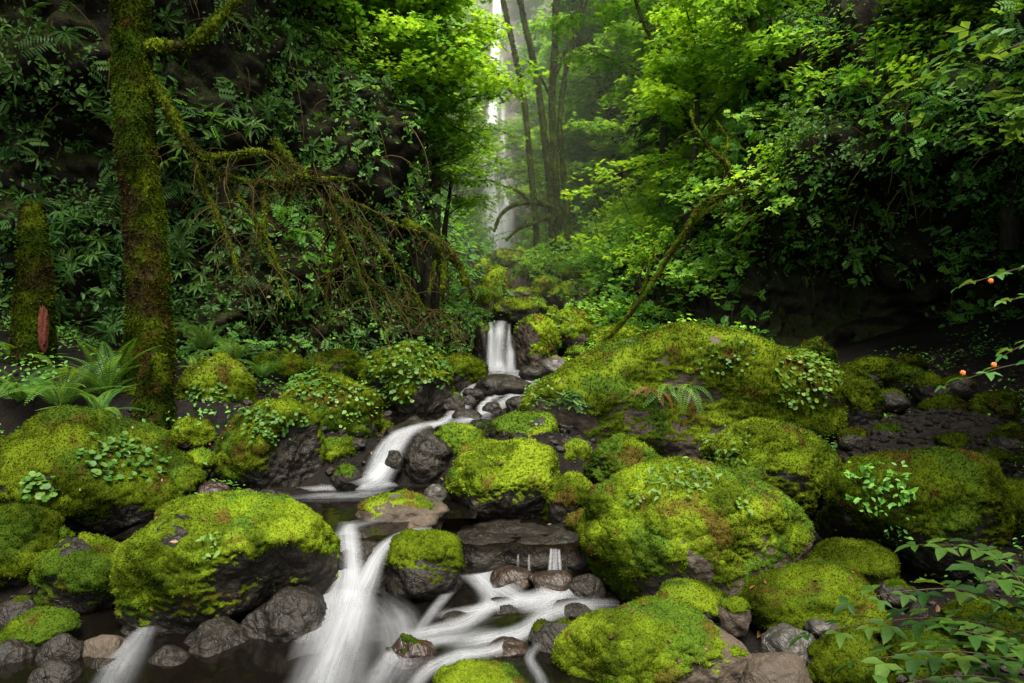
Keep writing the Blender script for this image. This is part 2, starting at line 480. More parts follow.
# ------------------------------------------------------------------ cliffs
def cliff(name, path, heights, lean, recess, mat, nt, nh, cap, seed, amp=0.7, kind='structure'):
    path = np.asarray(path, float)
    P = smooth_path(np.c_[path, np.zeros(len(path))], nt)[:, :2]
    s = np.linspace(0, 1, nt)
    ctl = np.concatenate([[0], np.cumsum(np.linalg.norm(np.diff(path, axis=0), axis=1))]); ctl /= ctl[-1]
    H = np.interp(s, ctl, heights); Ln = np.interp(s, ctl, lean); Rc = np.interp(s, ctl, recess)
    T = np.gradient(P, axis=0); T /= np.linalg.norm(T, axis=1)[:, None]
    Bk = np.c_[-T[:, 1], T[:, 0]]
    h = np.linspace(0, 1, nh)
    rows = []
    zb = ground_z(P[:, 0], P[:, 1]) - 0.6
    for k in range(nh):
        hh = h[k] * (H + 0.6)
        off = Ln * hh + Rc * (1 - sstep(1.2, 4.2, hh)) - 0.45 * Rc * sstep(2.0, 4.5, hh) * (1 - sstep(5.5, 8.5, hh))
        rows.append(np.c_[P + Bk * off[:, None], zb + hh])
    for c in cap:
        base = rows[nh - 1]
        rows.append(np.c_[base[:, :2] + Bk * c, base[:, 2] + 0.25 * c])
    V = np.stack(rows).reshape(-1, 3)
    n2 = len(rows)
    i, j = np.meshgrid(np.arange(nt - 1), np.arange(n2 - 1))
    a = (j * nt + i).ravel()
    Qd = np.stack([a, a + 1, a + nt + 1, a + nt], 1)
    T3 = np.vstack([Qd[:, [0, 1, 2]], Qd[:, [0, 2, 3]]])
    N = vnormals(V, T3)
    d = amp * fbm(V * 0.55 + seed, 3) + 0.34 * np.abs(fbm(V * 2.1 + seed, 5)) + 0.09 * fbm(V * 6.5, 3)
    V = V + N * d[:, None]
    N = vnormals(V, T3)
    o = obj(name, make_mesh(name, V, [Qd], True, mats=[mat]))
    tag(o, kind=kind)
    return V, T3, N

LC = cliff('left_cliff', [(-14, 3.5), (-9.5, 6.5), (-7.2, 8.3), (-4.6, 9.4), (-2.6, 10.9), (-1.35, 12.7), (-0.95, 14.4), (-2.2, 16.6), (-4.5, 19), (-7, 22)],
           [10, 10, 9.5, 8.5, 6.5, 4.6, 3.4, 3.4, 3.6, 4], [0.12, 0.12, 0.1, 0.08, 0.1, 0.12, 0.15, 0.5, 0.6, 0.6],
           [0, 0.2, 0.5, 0.6, 0.5, 0.3, 0, 0, 0, 0], M['cliff'], 420, 150, (0.6, 1.5, 3, 6, 12), 3.1)
RC = cliff('right_cliff', [(2.2, 19), (1.9, 16.4), (2.5, 14.0), (3.6, 12.4), (5.0, 11.4), (6.3, 10.6), (6.75, 9.2), (6.4, 7.4), (6.6, 5.2), (8.5, 2)],
           [6, 7, 8, 8.5, 9, 9, 9, 8.5, 8, 8], [0.75, 0.7, 0.6, 0.4, 0.3, 0.25, 0.2, 0.15, 0.2, 0.2],
           [0, 0, 0.1, 0.8, 1.9, 2.3, 1.7, 0.6, 0.2, 0], M['cliff'], 420, 150, (0.6, 1.5, 3, 6, 12), 9.7)
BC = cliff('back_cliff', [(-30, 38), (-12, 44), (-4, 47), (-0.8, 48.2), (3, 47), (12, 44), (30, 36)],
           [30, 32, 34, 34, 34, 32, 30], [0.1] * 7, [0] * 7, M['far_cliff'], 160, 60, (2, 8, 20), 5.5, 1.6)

# ------------------------------------------------------------------ scattering
def rotmats(normal, spin, tilt=None):
    """frames whose z is the normal, spun about it"""
    n = normal / (np.linalg.norm(normal, axis=1)[:, None] + 1e-9)
    ref = np.where(np.abs(n[:, 2:3]) < 0.95, np.array([[0, 0, 1.0]]), np.array([[1.0, 0, 0]]))
    x = np.cross(ref, n); x /= np.linalg.norm(x, axis=1)[:, None] + 1e-9
    y = np.cross(n, x)
    c, s = np.cos(spin)[:, None], np.sin(spin)[:, None]
    return np.stack([x * c + y * s, -x * s + y * c, n], -1)     # columns

def frames_dir(ydir, upish):
    y = ydir / (np.linalg.norm(ydir, axis=1)[:, None] + 1e-9)
    x = np.cross(y, upish); x /= np.linalg.norm(x, axis=1)[:, None] + 1e-9
    z = np.cross(x, y)
    return np.stack([x, y, z], -1)

def scatter(acc, proto, loc, R, scale, rnd=None):
    V, P = proto
    n = len(loc)
    if n == 0: return
    W = np.einsum('nij,vj->nvi', R, V) * np.asarray(scale).reshape(-1, 1, 1) + loc[:, None, :]
    idx = P[None] + (np.arange(n) * len(V))[:, None, None]
    rnd = rng.random(n) if rnd is None else rnd
    kw = dict(rnd=np.repeat(rnd, len(V)))
    P = idx.reshape(-1, P.shape[1])
    if P.shape[1] == 3: acc.add(W.reshape(-1, 3), P, None, **kw)
    else: acc.add(W.reshape(-1, 3), None, P, **kw)

def tri_sample(V, T, N, n, mask=None):
    a = 0.5 * np.linalg.norm(np.cross(V[T[:, 1]] - V[T[:, 0]], V[T[:, 2]] - V[T[:, 0]]), axis=1)
    if mask is not None: a = a * mask
    k = rng.choice(len(T), n, p=a / a.sum())
    r = rng.random((n, 2)); f = r.sum(1) > 1; r[f] = 1 - r[f]
    w = np.c_[1 - r.sum(1), r]
    P = (V[T[k]] * w[:, :, None]).sum(1)
    Nn = (N[T[k]] * w[:, :, None]).sum(1)
    return P, Nn / (np.linalg.norm(Nn, axis=1)[:, None] + 1e-9), k, w

# leaf prototypes: length 1 along +y, facing +z
def P_oval(w=0.5, fold=0.12):
    V = np.array([[0, 0, 0], [w * .5, .35, fold], [w * .38, .7, fold * .6], [0, 1, -0.06], [-w * .38, .7, fold * .6], [-w * .5, .35, fold], [0, .5, 0]])
    T = np.array([[0, 1, 6], [1, 2, 6], [2, 3, 6], [3, 4, 6], [4, 5, 6], [5, 0, 6]])
    return V, T
def P_diamond(w=0.55):
    V = np.array([[0, 0, 0], [w * .5, .45, .08], [0, 1, -.03], [-w * .5, .45, .08]])
    return V, np.array([[0, 1, 2], [0, 2, 3]])
def P_maple():
    V = [[0, 0.28, 0]]; ang = [-2.35, -1.75, -1.15, -0.85, -0.55, -0.28, 0, 0.28, 0.55, 0.85, 1.15, 1.75, 2.35]
    rad = [0.30, 0.48, 0.60, 0.33, 0.72, 0.38, 0.78, 0.38, 0.72, 0.33, 0.60, 0.48, 0.30]
    for a, r in zip(ang, rad):
        V.append([math.sin(a) * r, 0.28 + math.cos(a) * r, 0.10 * abs(math.sin(a * 2.2)) - 0.06 * r])
    n = len(ang)
    return np.array(V), np.array([[0, i + 1, i] for i in range(1, n)])
def P_trefoil():
    V, T = [], []
    for a, l in ((-1.05, .75), (0, 1.0), (1.05, .75)):
        c, s = math.cos(a), math.sin(a)
        b = len(V)
        for x, y, z in ((0, 0.05, 0), (.24, .55 * l, .06), (0, l, -.05), (-.24, .55 * l, .06)):
            V.append([x * c + y * s, -x * s + y * c, z])
        T += [[b, b + 1, b + 2], [b, b + 2, b + 3]]
    return np.array(V), np.array(T)
def P_whorl(nl=7, spread=4.4, droop=0.35, w=0.2):
    V, T = [], []
    for i in range(nl):
        a = -spread / 2 + spread * i / (nl - 1)
        c, s = math.cos(a), math.sin(a)
        l = 1 - 0.25 * abs(a) / (spread / 2)
        b = len(V)
        for x, y, z in ((0, .03, 0), (w * .5, .5 * l, .03 - droop * .18), (0, l, -droop * l), (-w * .5, .5 * l, .03 - droop * .18)):
            V.append([x * c + y * s, -x * s + y * c, z])
        T += [[b, b + 1, b + 2], [b, b + 2, b + 3]]
    return np.array(V), np.array(T)
def P_pinnate(n=5, w=0.17, droop=0.3):
    V, T = [], []
    for i in range(n * 2 + 1):
        if i == n * 2: y0, a, l = 0.8, 0, 0.28
        else:
            y0 = 0.15 + 0.68 * (i // 2) / n; a = (1.15 if i % 2 else -1.15); l = 0.34
        z0 = -droop * y0 * y0
        c, s = math.cos(a), math.sin(a); b = len(V)
        for x, y, z in ((0, 0, 0), (w * .5, .45 * l, .02), (0, l, -.05), (-w * .5, .45 * l, .02)):
            V.append([x * c + y * s, y0 - x * s + y * c, z0 + z])
        T += [[b, b + 1, b + 2], [b, b + 2, b + 3]]
    return np.array(V), np.array(T)
def P_frond(n=26, arch=0.55, wid=0.16, twist=0.0):
    """one sword-fern frond: midrib with leaflet pairs, length 1, arching over"""
    V, T = [], []
    def rach(t):
        return np.array([0.0, t * (1 - 0.18 * arch * t), arch * (0.75 * t - 1.05 * t * t)])
    pts = [rach(t) for t in np.linspace(0, 1, 10)]
    tv, t3, q = tube(pts, np.linspace(.008, .002, 10), 3, False)
    V += tv.tolist(); T += q[:, [0, 1, 2]].tolist() + q[:, [0, 2, 3]].tolist()
    for i in range(n):
        t = 0.08 + 0.91 * i / n
        p = rach(t); p2 = rach(min(1, t + .02)); d = (p2 - p); d /= np.linalg.norm(d)
        l = wid * (min(1, t * 7 + .35)) * (1 - t ** 2.2) + 0.012
        hw = 0.30 / n
        for s in (-1, 1):
            side = np.array([s, 0, 0.0])
            out = side * .96 + d * .25 + np.array([0, 0, -.12])
            b = len(V)
            V += [(p - d * hw * .7).tolist(), (p + out * l * .5 + d * hw * .8).tolist(), (p + out * l).tolist(), (p + out * l * .45 - d * hw).tolist()]
            T += [[b, b + 1, b + 2], [b, b + 2, b + 3]] if s > 0 else [[b, b + 2, b + 1], [b, b + 3, b + 2]]
    return np.array(V), np.array(T)
def P_bough(n=16):
    """flat conifer bough tip"""
    V, T = [], []
    for i in range(n):
        t = i / n; p = np.array([0, t, -0.25 * t * t])
        for s in (-1, 1):
            l = 0.36 * (1 - t * .85) + .04; b = len(V)
            V += [p.tolist(), (p + np.array([s * l * .5, l * .3 + .035, .02])).tolist(), (p + np.array([s * l, l * .55, -.07])).tolist(), (p + np.array([s * l * .5, l * .3 - .035, 0])).tolist()]
            T += [[b, b + 1, b + 2], [b, b + 2, b + 3]]
    return np.array(V), np.array(T)
def P_round(seg=7):
    th = np.arange(seg) * 2 * np.pi / seg
    V = np.vstack([[[0, 0, -.06]], np.c_[.5 * np.cos(th), .5 * np.sin(th), 0.04 * np.cos(2 * th)]])
    return V, np.array([[0, i + 1, (i + 1) % seg + 1] for i in range(seg)])
def P_blade():
    return np.array([[-.5, 0, 0], [.5, 0, 0], [0, 0.12, 1.0]]), np.array([[0, 1, 2]])

OVAL, DIAM, MAPLE, TREF = P_oval(), P_diamond(), P_maple(), P_trefoil()
WHORL, PINN, FROND, BOUGH, ROUND, BLADE = P_whorl(), P_pinnate(), P_frond(), P_bough(), P_round(), P_blade()
FROND_LO = P_frond(14, 0.7, 0.2)

# ------------------------------------------------------------------ boulders
_ico = {}
def ico(sub):
    if sub not in _ico:
        bm = bmesh.new(); bmesh.ops.create_icosphere(bm, subdivisions=sub, radius=1)
        V = np.array([v.co[:] for v in bm.verts]); T = np.array([[v.index for v in f.verts] for f in bm.faces]); bm.free()
        _ico[sub] = (V / np.linalg.norm(V, axis=1)[:, None], T)
    return _ico[sub]

MOSS_A, MOSS_B, MOSS_C, MOSS_D = map(np.array, ((0.012, 0.021, 0.003), (0.058, 0.086, 0.006), (0.12, 0.18, 0.010), (0.075, 0.05, 0.012)))

def moss_col(P, lump, seed, tone):
    a = 0.58 + 0.42 * fbm(P * 2.6 + seed, 4) + 0.34 * lump
    b = sstep(0.05, 0.55, a)[:, None]; c = sstep(0.45, 1.05, a)[:, None]
    col = MOSS_A * (1 - b) + MOSS_B * b
    col = col * (1 - c) + MOSS_C * c
    sp1 = sstep(.10, .32, fbm(P * 1.3 + seed * 2, 3) + .12 * fbm(P * 9, 2))[:, None]
    col = col * (1 - .55 * sp1) + .55 * sp1 * np.array([.028, .062, .008]) * (.6 + 1.1 * b)
    sp2 = sstep(.15, .40, fbm(P * 1.7 - seed * 3, 3) + .12 * fbm(P * 11, 2))[:, None]
    col = col * (1 - .6 * sp2) + .6 * sp2 * np.array([.14, .195, .012]) * (.55 + .6 * b)
    d = sstep(0.28, 0.7, fbm(P * 3.2 - seed, 4))[:, None] * 0.8
    col = col * (1 - d) + MOSS_D * d
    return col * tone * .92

STONES = {}
def stone(key, name, label, box, Y, rock='wet', moss=0.75, tone=1.0, depth=0.85, seed=None, sub=6, cuts=(), sink=0.18, cat='boulder', group=None, blocky=0.6, yaw=None, rough=1.0, fuzz=1.0, mdir=(0, 0, 0)):
    x0, y0, x1, y1 = box
    r = np.random.default_rng(seed if seed is not None else sum(ord(ch) * (i + 3) for i, ch in enumerate(key)))
    s = Y / F
    w, h = (x1 - x0) * s, (y1 - y0) * s
    dpt = max(0.6 * w, depth * w)
    U, T = ico(sub)
    R = np.ones(len(U))
    for k in range(9):
        n = r.normal(size=3); n /= np.linalg.norm(n)
        dd = r.uniform(0.66, 0.93)
        c = U @ n
        lim = np.where(c > 0.05, dd / np.maximum(c, 0.05), 9)
        kk = 14.0
        R = -np.log(np.exp(-kk * R) + np.exp(-kk * np.minimum(lim, 3))) / kk * blocky + R * (1 - blocky)
    for n, dd in cuts:
        n = np.array(n, float); n /= np.linalg.norm(n)
        c = U @ n
        lim = np.where(c > 0.05, dd / np.maximum(c, 0.05), 9)
        R = -np.log(np.exp(-12 * R) + np.exp(-12 * np.minimum(lim, 3))) / 12
    so = r.uniform(-50, 50, 3)
    R = R * (1 + rough * (0.15 * fbm(U * 1.3 + so, 2, .35)))
    V = U * R[:, None]
    V[:, 2] = np.where(V[:, 2] < 0, V[:, 2] * (1 + sink), V[:, 2])
    mn, mx = V.min(0), V.max(0)
    V = (V - (mn + mx) / 2) / (mx - mn)
    V *= np.array([w, dpt, h * (1 + sink * .6)])
    # surface grain of the rock
    N = vnormals(V, T)
    V = V + N * ((0.022 * fbm(V / max(w, h) * 4 + so, 3) + 0.010 * fbm(V / max(w, h) * 17 + so, 3)) * min(w, h) * rough)[:, None]
    gs = min(1.0, min(w, h) / .6) * rough
    V = V + N * ((0.022 * np.abs(fbm(V * 4.5 + so, 4)) + 0.010 * fbm(V * 15 - so, 3)) * gs - .008 * gs)[:, None]
    zoff = -h * sink * .3
    N = vnormals(V, T)
    c = at((x0 + x1) / 2, (y0 + y1) / 2, Y); c[2] += zoff
    root = thing(name, label, cat, tuple(c), 0, group)
    obj('stone', make_mesh('stone', V, [T], True, mats=[M[rock]]), root)
    STONES[key] = dict(c=c, V=V + c, T=T, N=N, root=root, Y=Y)
    if moss > 0:
        zr = (V[:, 2] - V[:, 2].min()) / (np.ptp(V[:, 2]) + 1e-9)
        nzz = fbm(V * 1.9 / max(0.5, min(w, 1.4)) + so, 4)
        m = 0.75 * N[:, 2] + 1.25 * (zr - 0.5) + 0.75 * nzz + (moss - 0.62) * 2.2 + U @ np.array(mdir, float)
        m = sstep(-0.15, 0.55, m) * (1 - .75 * sstep(.60, .78, fbm((V + c) * 2.3 + so, 4)))
        P = V + c
        fr = 8.0
        lump = 0.55 * fbm(P * fr * .9, 3) + 0.7 * np.abs(fbm(P * fr * 2.6 + 5, 3)) - .15
        th = min(0.022, 0.035 * min(w, h) + 0.005)
        t = th * (m * 1.25 - 0.3) + m * lump * min(0.009, 0.024 * h) - 0.008 * (1 - m)
        MV = V + N * t[:, None]
        keep = (t[T] > -0.004).any(1)
        if keep.sum() < 30: return root
        MT = T[keep]
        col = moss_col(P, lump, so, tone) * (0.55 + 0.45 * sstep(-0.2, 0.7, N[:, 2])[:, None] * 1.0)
        MN = vnormals(MV, MT)
        acc = Acc()
        acc.add(MV, MT, None, col=col)
        area = 0.5 * np.linalg.norm(np.cross(MV[MT[:, 1]] - MV[MT[:, 0]], MV[MT[:, 2]] - MV[MT[:, 0]]), axis=1)
        fac = m[MT].mean(1) ** 1.5 * (0.15 + 0.85 * (((MN[MT].mean(1)) @ (np.array([0, 0, CZ]) - c) / np.linalg.norm(np.array([0, 0, CZ]) - c)) > -0.25))
        ntuft = int(min(60000, (area * fac).sum() / (s * s * 1.9) * fuzz))
        if ntuft > 20:
            Pp, Nn, kf, wt = tri_sample(MV, MT, MN, ntuft, fac)
            dirn = Nn + 0.75 * r.normal(size=Nn.shape)
            RM = rotmats(dirn, r.uniform(0, 6.28, ntuft))
            L = s * r.uniform(1.2, 3.0, ntuft)
            Bv = np.array([[-.28, 0, 0], [.28, 0, 0], [0, 0, 1.0]])
            W = np.einsum('nij,vj->nvi', RM, Bv) * L[:, None, None] + (Pp - Nn * 0.003)[:, None, :]
            cc = (col[MT[kf]] * wt[:, :, None]).sum(1) * r.uniform(0.65, 1.55, ntuft)[:, None]
            cc = np.stack([cc * 0.6, cc * 0.6, cc * 1.25], 1).reshape(-1, 3)
            acc.add(W.reshape(-1, 3), np.arange(ntuft * 3).reshape(-1, 3), None, col=cc)
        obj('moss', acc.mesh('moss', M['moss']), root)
        STONES[key].update(MV=MV + c, MN=MN, MT=MT)
    return root

G1 = 'mossy boulders along the stream'
#            key   name            label ...                                                    box                 Y
stone('L1', 'boulder', 'large domed mossy boulder at the left edge covered with heart-leaved plants', (-14, 410, 186, 540), 5.85, 'wet', 0.95, 0.55, 0.8, group=G1, sub=7, cuts=[((.8, -.2, .55), .62)])
stone('L2', 'boulder', 'dark green mossy boulder cut off by the left edge below the large dome', (-34, 508, 55, 596), 4.95, 'wet', 0.9, 0.5, group=G1)
stone('L3', 'boulder', 'rounded green moss boulder between the left edge and the flat-topped slab', (38, 538, 130, 612), 4.8, 'wet', 0.75, 0.65, group=G1)
stone('L4', 'boulder', 'wide slanting boulder with bright moss top and bare black side beside the lower fall', (117, 500, 334, 648), 4.7, 'wet', 0.74, 1.1, 0.7, group=G1, sub=7, cuts=[((.45, -.55, -.5), .55), ((.12, -.1, 1), .62), ((-.6, -.1, .75), .7)], blocky=0.7)
stone('L5', 'boulder', 'low flat rock half bare and half mossy behind the wide slanting boulder', (160, 498, 257, 545), 5.5, 'brown', 0.45, 0.9, 0.8, group=G1, blocky=0.7, cuts=[((0, 0, 1), .6)])
stone('L6a', 'stone', 'small mossy stone tucked behind the large domed left boulder', (155, 453, 190, 482), 6.2, 'wet', 0.9, 0.8, group=G1, sub=5, cat='stone')
stone('L6b', 'stone', 'small rounded moss stone touching the boulder with black right face', (183, 449, 215, 478), 6.5, 'wet', 0.9, 0.9, group=G1, sub=5, cat='stone')
stone('L6c', 'stone', 'lowest of three small moss stones behind the large left dome', (163, 466, 202, 494), 6.0, 'wet', 0.9, 0.9, group=G1, sub=5, cat='stone')
stone('L7', 'boulder', 'steep boulder with plants on its crest and bare black right face by the pool', (216, 400, 319, 505), 6.8, 'wet', 0.7, 0.75, 0.8, group=G1, mdir=(-.5, 0, 0), cuts=[((.85, -.5, 0), .55)])
stone('L8', 'boulder', 'tall mossy mound just right of the big mossy tree trunk', (178, 354, 252, 450), 7.8, 'wet', 0.95, 0.75, group=G1)
stone('L9', 'boulder', 'mossy boulder dotted with small pale leaves above the middle fall', (280, 374, 380, 460), 7.7, 'wet', 0.85, 0.8, group=G1)
stone('L10', 'boulder', 'egg-shaped boulder thick with round-leaved plants left of the upper cascade', (361, 342, 453, 424), 9.0, 'wet', 0.8, 0.9, group=G1)
stone('L11', 'boulder', 'dark mossy boulder at the foot of the left cliff by the upper fall', (432, 354, 487, 394), 12.2, 'wet', 0.7, 0.6, 1.2, group=G1)
stone('L12', 'boulder', 'green moss mound behind the pale-leaved boulder under the left cliff', (303, 350, 368, 392), 9.6, 'wet', 0.95, 0.8, group=G1)
stone('L13', 'stone', 'small mossy stone at the cliff foot behind the steep left boulder', (252, 352, 303, 385), 9.4, 'wet', 0.95, 0.7, group=G1, sub=5, cat='stone')
stone('L14', 'stone', 'mossy stone on the bank between the steep left boulder and the middle fall', (316, 438, 360, 474), 7.2, 'wet', 0.72, 0.75, group=G1, sub=6)
stone('L15', 'stone', 'mossy stone on the left lip of the middle fall', (352, 420, 396, 448), 7.9, 'wet', 0.7, 0.75, group=G1, sub=6)
stone('L16', 'stone', 'small dark stone at the left foot of the middle fall', (330, 466, 362, 490), 6.75, 'wet', 0.3, 0.75, cat='stone', group='bare stones', sub=5)
stone('L17', 'stone', 'mossy stone below the foot of the big mossy trunk', (172, 418, 214, 452), 7.0, 'wet', 0.85, 0.7, group=G1, sub=6)
stone('R25', 'boulder', 'mossy boulder on the upper end of the grit bar', (924, 396, 966, 424), 8.5, 'wet', 0.75, 0.35, group=G1)
stone('R26', 'stone', 'dark stone half sunk in the grit bar', (872, 424, 904, 444), 8.0, 'wet', 0.3, 0.4, cat='stone', group='bare stones', sub=5)
stone('R27', 'boulder', 'mossy boulder at the right end of the hollow by the edge bushes', (972, 392, 1018, 426), 8.2, 'wet', 0.75, 0.35, group=G1)
stone('R28', 'stone', 'small mossy stone on the lower grit bar above the shaded boulder', (938, 434, 968, 454), 7.4, 'wet', 0.7, 0.4, group=G1, sub=5, cat='stone')
stone('R29', 'stone', 'low mossy stone beside the right shoulder of the shaded boulder', (976, 448, 1012, 472), 6.9, 'wet', 0.7, 0.35, group=G1, sub=5, cat='stone')
stone('M1', 'boulder', 'bright green moss boulder in mid stream above the dark ledge', (447, 442, 559, 526), 6.4, 'wet', 0.7, 1.2, 0.85, group=G1, sub=7, blocky=0.6, cuts=[((0, -.2, 1), .78)])
stone('M2a', 'boulder', 'bare round black wet boulder right of the middle fall', (401, 434, 452, 488), 7.1, 'wet', 0.0, group=G1, blocky=.3)
stone('M2b', 'boulder', 'boulder with a moss cap leaning on the bare black one', (432, 425, 489, 480), 7.4, 'wet', 0.52, 0.95, group=G1)
stone('M3', 'boulder', 'moss-topped boulder behind the bright mid-stream one', (492, 414, 556, 455), 8.0, 'wet', 0.8, 1.0, group=G1)
stone('M4', 'boulder', 'low wet brown rock with two moss patches in the pool', (355, 494, 449, 536), 5.85, 'brown', 0.25, 1.0, 0.8, group=G1, blocky=.6)
stone('M5', 'boulder', 'wet rounded rock with thin moss cap splitting the lower falls', (384, 535, 462, 604), 5.0, 'wet', 0.55, 0.55, 0.8, group=G1, cuts=[((0, -.6, .8), .8)])
stone('M6', 'ledge', 'dark wet flat ledge under the bright mid-stream boulder', (450, 528, 592, 580), 5.75, 'wet', 0.0, 1, 0.75, group='wet rock ledges', cat='ledge', blocky=.8, cuts=[((0, 0, 1), .45), ((0, -1, .1), .6)])
stone('M6b', 'stone', 'reddish wet stone under the narrow trickle fall', (528, 570, 574, 598), 5.05, 'red', 0.0, cat='stone', sub=5, group='bare stones', blocky=.8)
stone('M6c', 'stone', 'brown wet stone at the foot of the biggest front boulder by the trickle', (566, 574, 606, 602), 5.0, 'wet', 0.0, cat='stone', sub=5, group='bare stones', blocky=.7)
stone('M6d', 'stone', 'low red-brown stone left of the narrow trickle fall', (490, 566, 536, 588), 5.15, 'red', 0.0, cat='stone', sub=5, group='bare stones', blocky=.7)
stone('M6e', 'stone', 'second wet block of the ledge under the bright mid-stream boulder', (532, 532, 596, 574), 5.55, 'wet', 0.0, cat='stone', sub=6, group='bare stones', blocky=.7)
stone('M6f', 'stone', 'wet block at the left end of the ledge beside the split rock', (452, 532, 508, 572), 5.6, 'wet', 0.0, cat='stone', sub=6, group='bare stones', blocky=.7)
stone('M7', 'stone', 'small bare stone against the left foot of the bright mid-stream boulder', (424, 484, 448, 502), 6.3, 'grey', 0.0, cat='stone', sub=5, group='bare stones')
stone('M8', 'boulder', 'rounded moss boulder right of the bright mid-stream one', (545, 474, 594, 534), 6.1, 'wet', 0.75, 0.85, group=G1)
stone('M9', 'stone', 'small moss stone under the left shoulder of the huge boulder', (558, 440, 592, 474), 7.3, 'wet', 0.85, 0.8, group=G1, sub=5, cat='stone')
stone('M10', 'stone', 'small green stone against the left side of the biggest front boulder', (566, 511, 592, 543), 5.8, 'wet', 0.9, 0.9, group=G1, sub=5, cat='stone')
stone('M11', 'boulder', 'leaning mossy boulder behind the biggest front boulder', (588, 438, 664, 505), 6.9, 'wet', 0.75, 0.9, group=G1)
stone('M12', 'boulder', 'moss boulder top just showing at the bottom edge mid-picture', (436, 668, 536, 740), 3.45, 'wet', 0.85, 0.85, group=G1)
stone('R1', 'boulder', 'huge long moss-covered boulder with ferns hanging down its face', (519, 326, 822, 468), 9.4, 'brown', 0.8, 0.85, 0.62, group=G1, sub=7, blocky=.55, cuts=[((-.75, -.1, .75), .66), ((.55, 0, .85), .85), ((0, -1, .05), .66)])
stone('R2', 'boulder', 'biggest front boulder, bright moss with a leafy patch on its crown', (583, 462, 806, 612), 5.2, 'brown', 0.76, 1.05, 0.75, group=G1, sub=7, mdir=(-.35, .1, 0), blocky=.6, cuts=[((-.6, -.6, -.3), .72), ((.6, -.1, .8), .82)])
stone('R3', 'boulder', 'sloping moss boulder behind and right of the biggest front one', (701, 420, 833, 526), 6.6, 'wet', 0.8, 0.75, 0.8, group=G1, sub=7)
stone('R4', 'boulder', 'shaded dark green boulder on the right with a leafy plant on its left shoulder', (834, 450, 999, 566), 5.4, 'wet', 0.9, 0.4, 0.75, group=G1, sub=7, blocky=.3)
stone('R5', 'boulder', 'small mossy boulder at the front foot of the biggest one', (652, 584, 723, 620), 4.5, 'wet', 0.8, 0.8, group=G1)
stone('R6', 'boulder', 'long low boulder at the bottom, mossy left half and bare brown right half', (556, 612, 748, 715), 3.9, 'brown', 0.62, 0.95, 0.6, group=G1, sub=7, mdir=(-1.1, 0, 0), cuts=[((0, -.1, 1), .7)])
stone('R7', 'boulder', 'oval mossy boulder at lower right above the bare grey rocks', (746, 567, 882, 638), 4.5, 'brown', 0.78, 0.6, 0.75, group=G1)
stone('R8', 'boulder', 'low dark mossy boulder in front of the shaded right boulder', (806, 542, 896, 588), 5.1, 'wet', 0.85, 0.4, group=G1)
stone('R9a', 'stone', 'bare angular grey brown rock right of the long low boulder', (758, 625, 818, 672), 4.0, 'grey', 0.0, cat='stone', group='bare stones', blocky=.8)
stone('R9b', 'stone', 'bare brown rock at the bottom edge beside the long low boulder', (735, 652, 812, 715), 3.7, 'brown', 0.0, cat='stone', group='bare stones', blocky=.7)
stone('R10', 'boulder', 'dark mossy boulder at the bottom behind the leafy sapling', (803, 634, 892, 715), 3.85, 'wet', 0.8, 0.4, group=G1)
stone('R11', 'stone', 'small mossy stone between the sloping boulder and the shaded right one', (820, 468, 854, 504), 6.3, 'wet', 0.9, 0.5, group=G1, sub=5, cat='stone')
stone('R12', 'stone', 'small dark moss stone at the left foot of the shaded right boulder', (818, 506, 850, 540), 5.9, 'wet', 0.85, 0.4, group=G1, sub=5, cat='stone')
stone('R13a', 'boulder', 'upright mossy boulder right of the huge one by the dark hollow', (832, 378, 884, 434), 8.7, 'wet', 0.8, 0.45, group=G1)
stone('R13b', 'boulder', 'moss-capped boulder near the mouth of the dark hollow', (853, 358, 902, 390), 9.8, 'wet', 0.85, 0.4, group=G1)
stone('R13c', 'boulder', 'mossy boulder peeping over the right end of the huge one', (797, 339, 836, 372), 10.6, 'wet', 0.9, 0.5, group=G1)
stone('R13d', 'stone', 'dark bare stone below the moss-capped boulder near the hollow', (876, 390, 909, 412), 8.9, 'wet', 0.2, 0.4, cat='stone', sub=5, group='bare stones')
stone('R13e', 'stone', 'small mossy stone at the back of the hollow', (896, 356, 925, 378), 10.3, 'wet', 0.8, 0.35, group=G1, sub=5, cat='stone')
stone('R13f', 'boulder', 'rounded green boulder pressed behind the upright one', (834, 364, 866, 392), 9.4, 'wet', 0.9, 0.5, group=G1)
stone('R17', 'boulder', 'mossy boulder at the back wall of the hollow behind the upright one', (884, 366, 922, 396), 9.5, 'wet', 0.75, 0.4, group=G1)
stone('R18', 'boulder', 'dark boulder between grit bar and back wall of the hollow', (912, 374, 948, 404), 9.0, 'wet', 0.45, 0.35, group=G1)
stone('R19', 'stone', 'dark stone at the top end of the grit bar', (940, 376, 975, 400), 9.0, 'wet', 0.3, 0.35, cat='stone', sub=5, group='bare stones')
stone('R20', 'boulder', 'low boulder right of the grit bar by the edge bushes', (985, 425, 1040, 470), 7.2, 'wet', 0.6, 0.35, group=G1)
stone('R21', 'stone', 'dark stone against the right foot of the huge boulder', (838, 428, 868, 452), 7.9, 'wet', 0.3, 0.4, cat='stone', sub=5, group='bare stones')
stone('R22', 'stone', 'wet stone between the oval boulder and the long low one', (742, 596, 764, 616), 4.7, 'wet', 0.0, cat='stone', sub=5, group='bare stones')
stone('R23', 'stone', 'bare stone in front of the oval lower-right boulder', (806, 618, 842, 642), 4.15, 'grey', 0.0, cat='stone', sub=5, group='bare stones', blocky=.8)
stone('R24', 'stone', 'dark stone under the sapling near the low dark boulder', (874, 580, 914, 606), 4.8, 'wet', 0.2, .4, cat='stone', sub=5, group='bare stones')
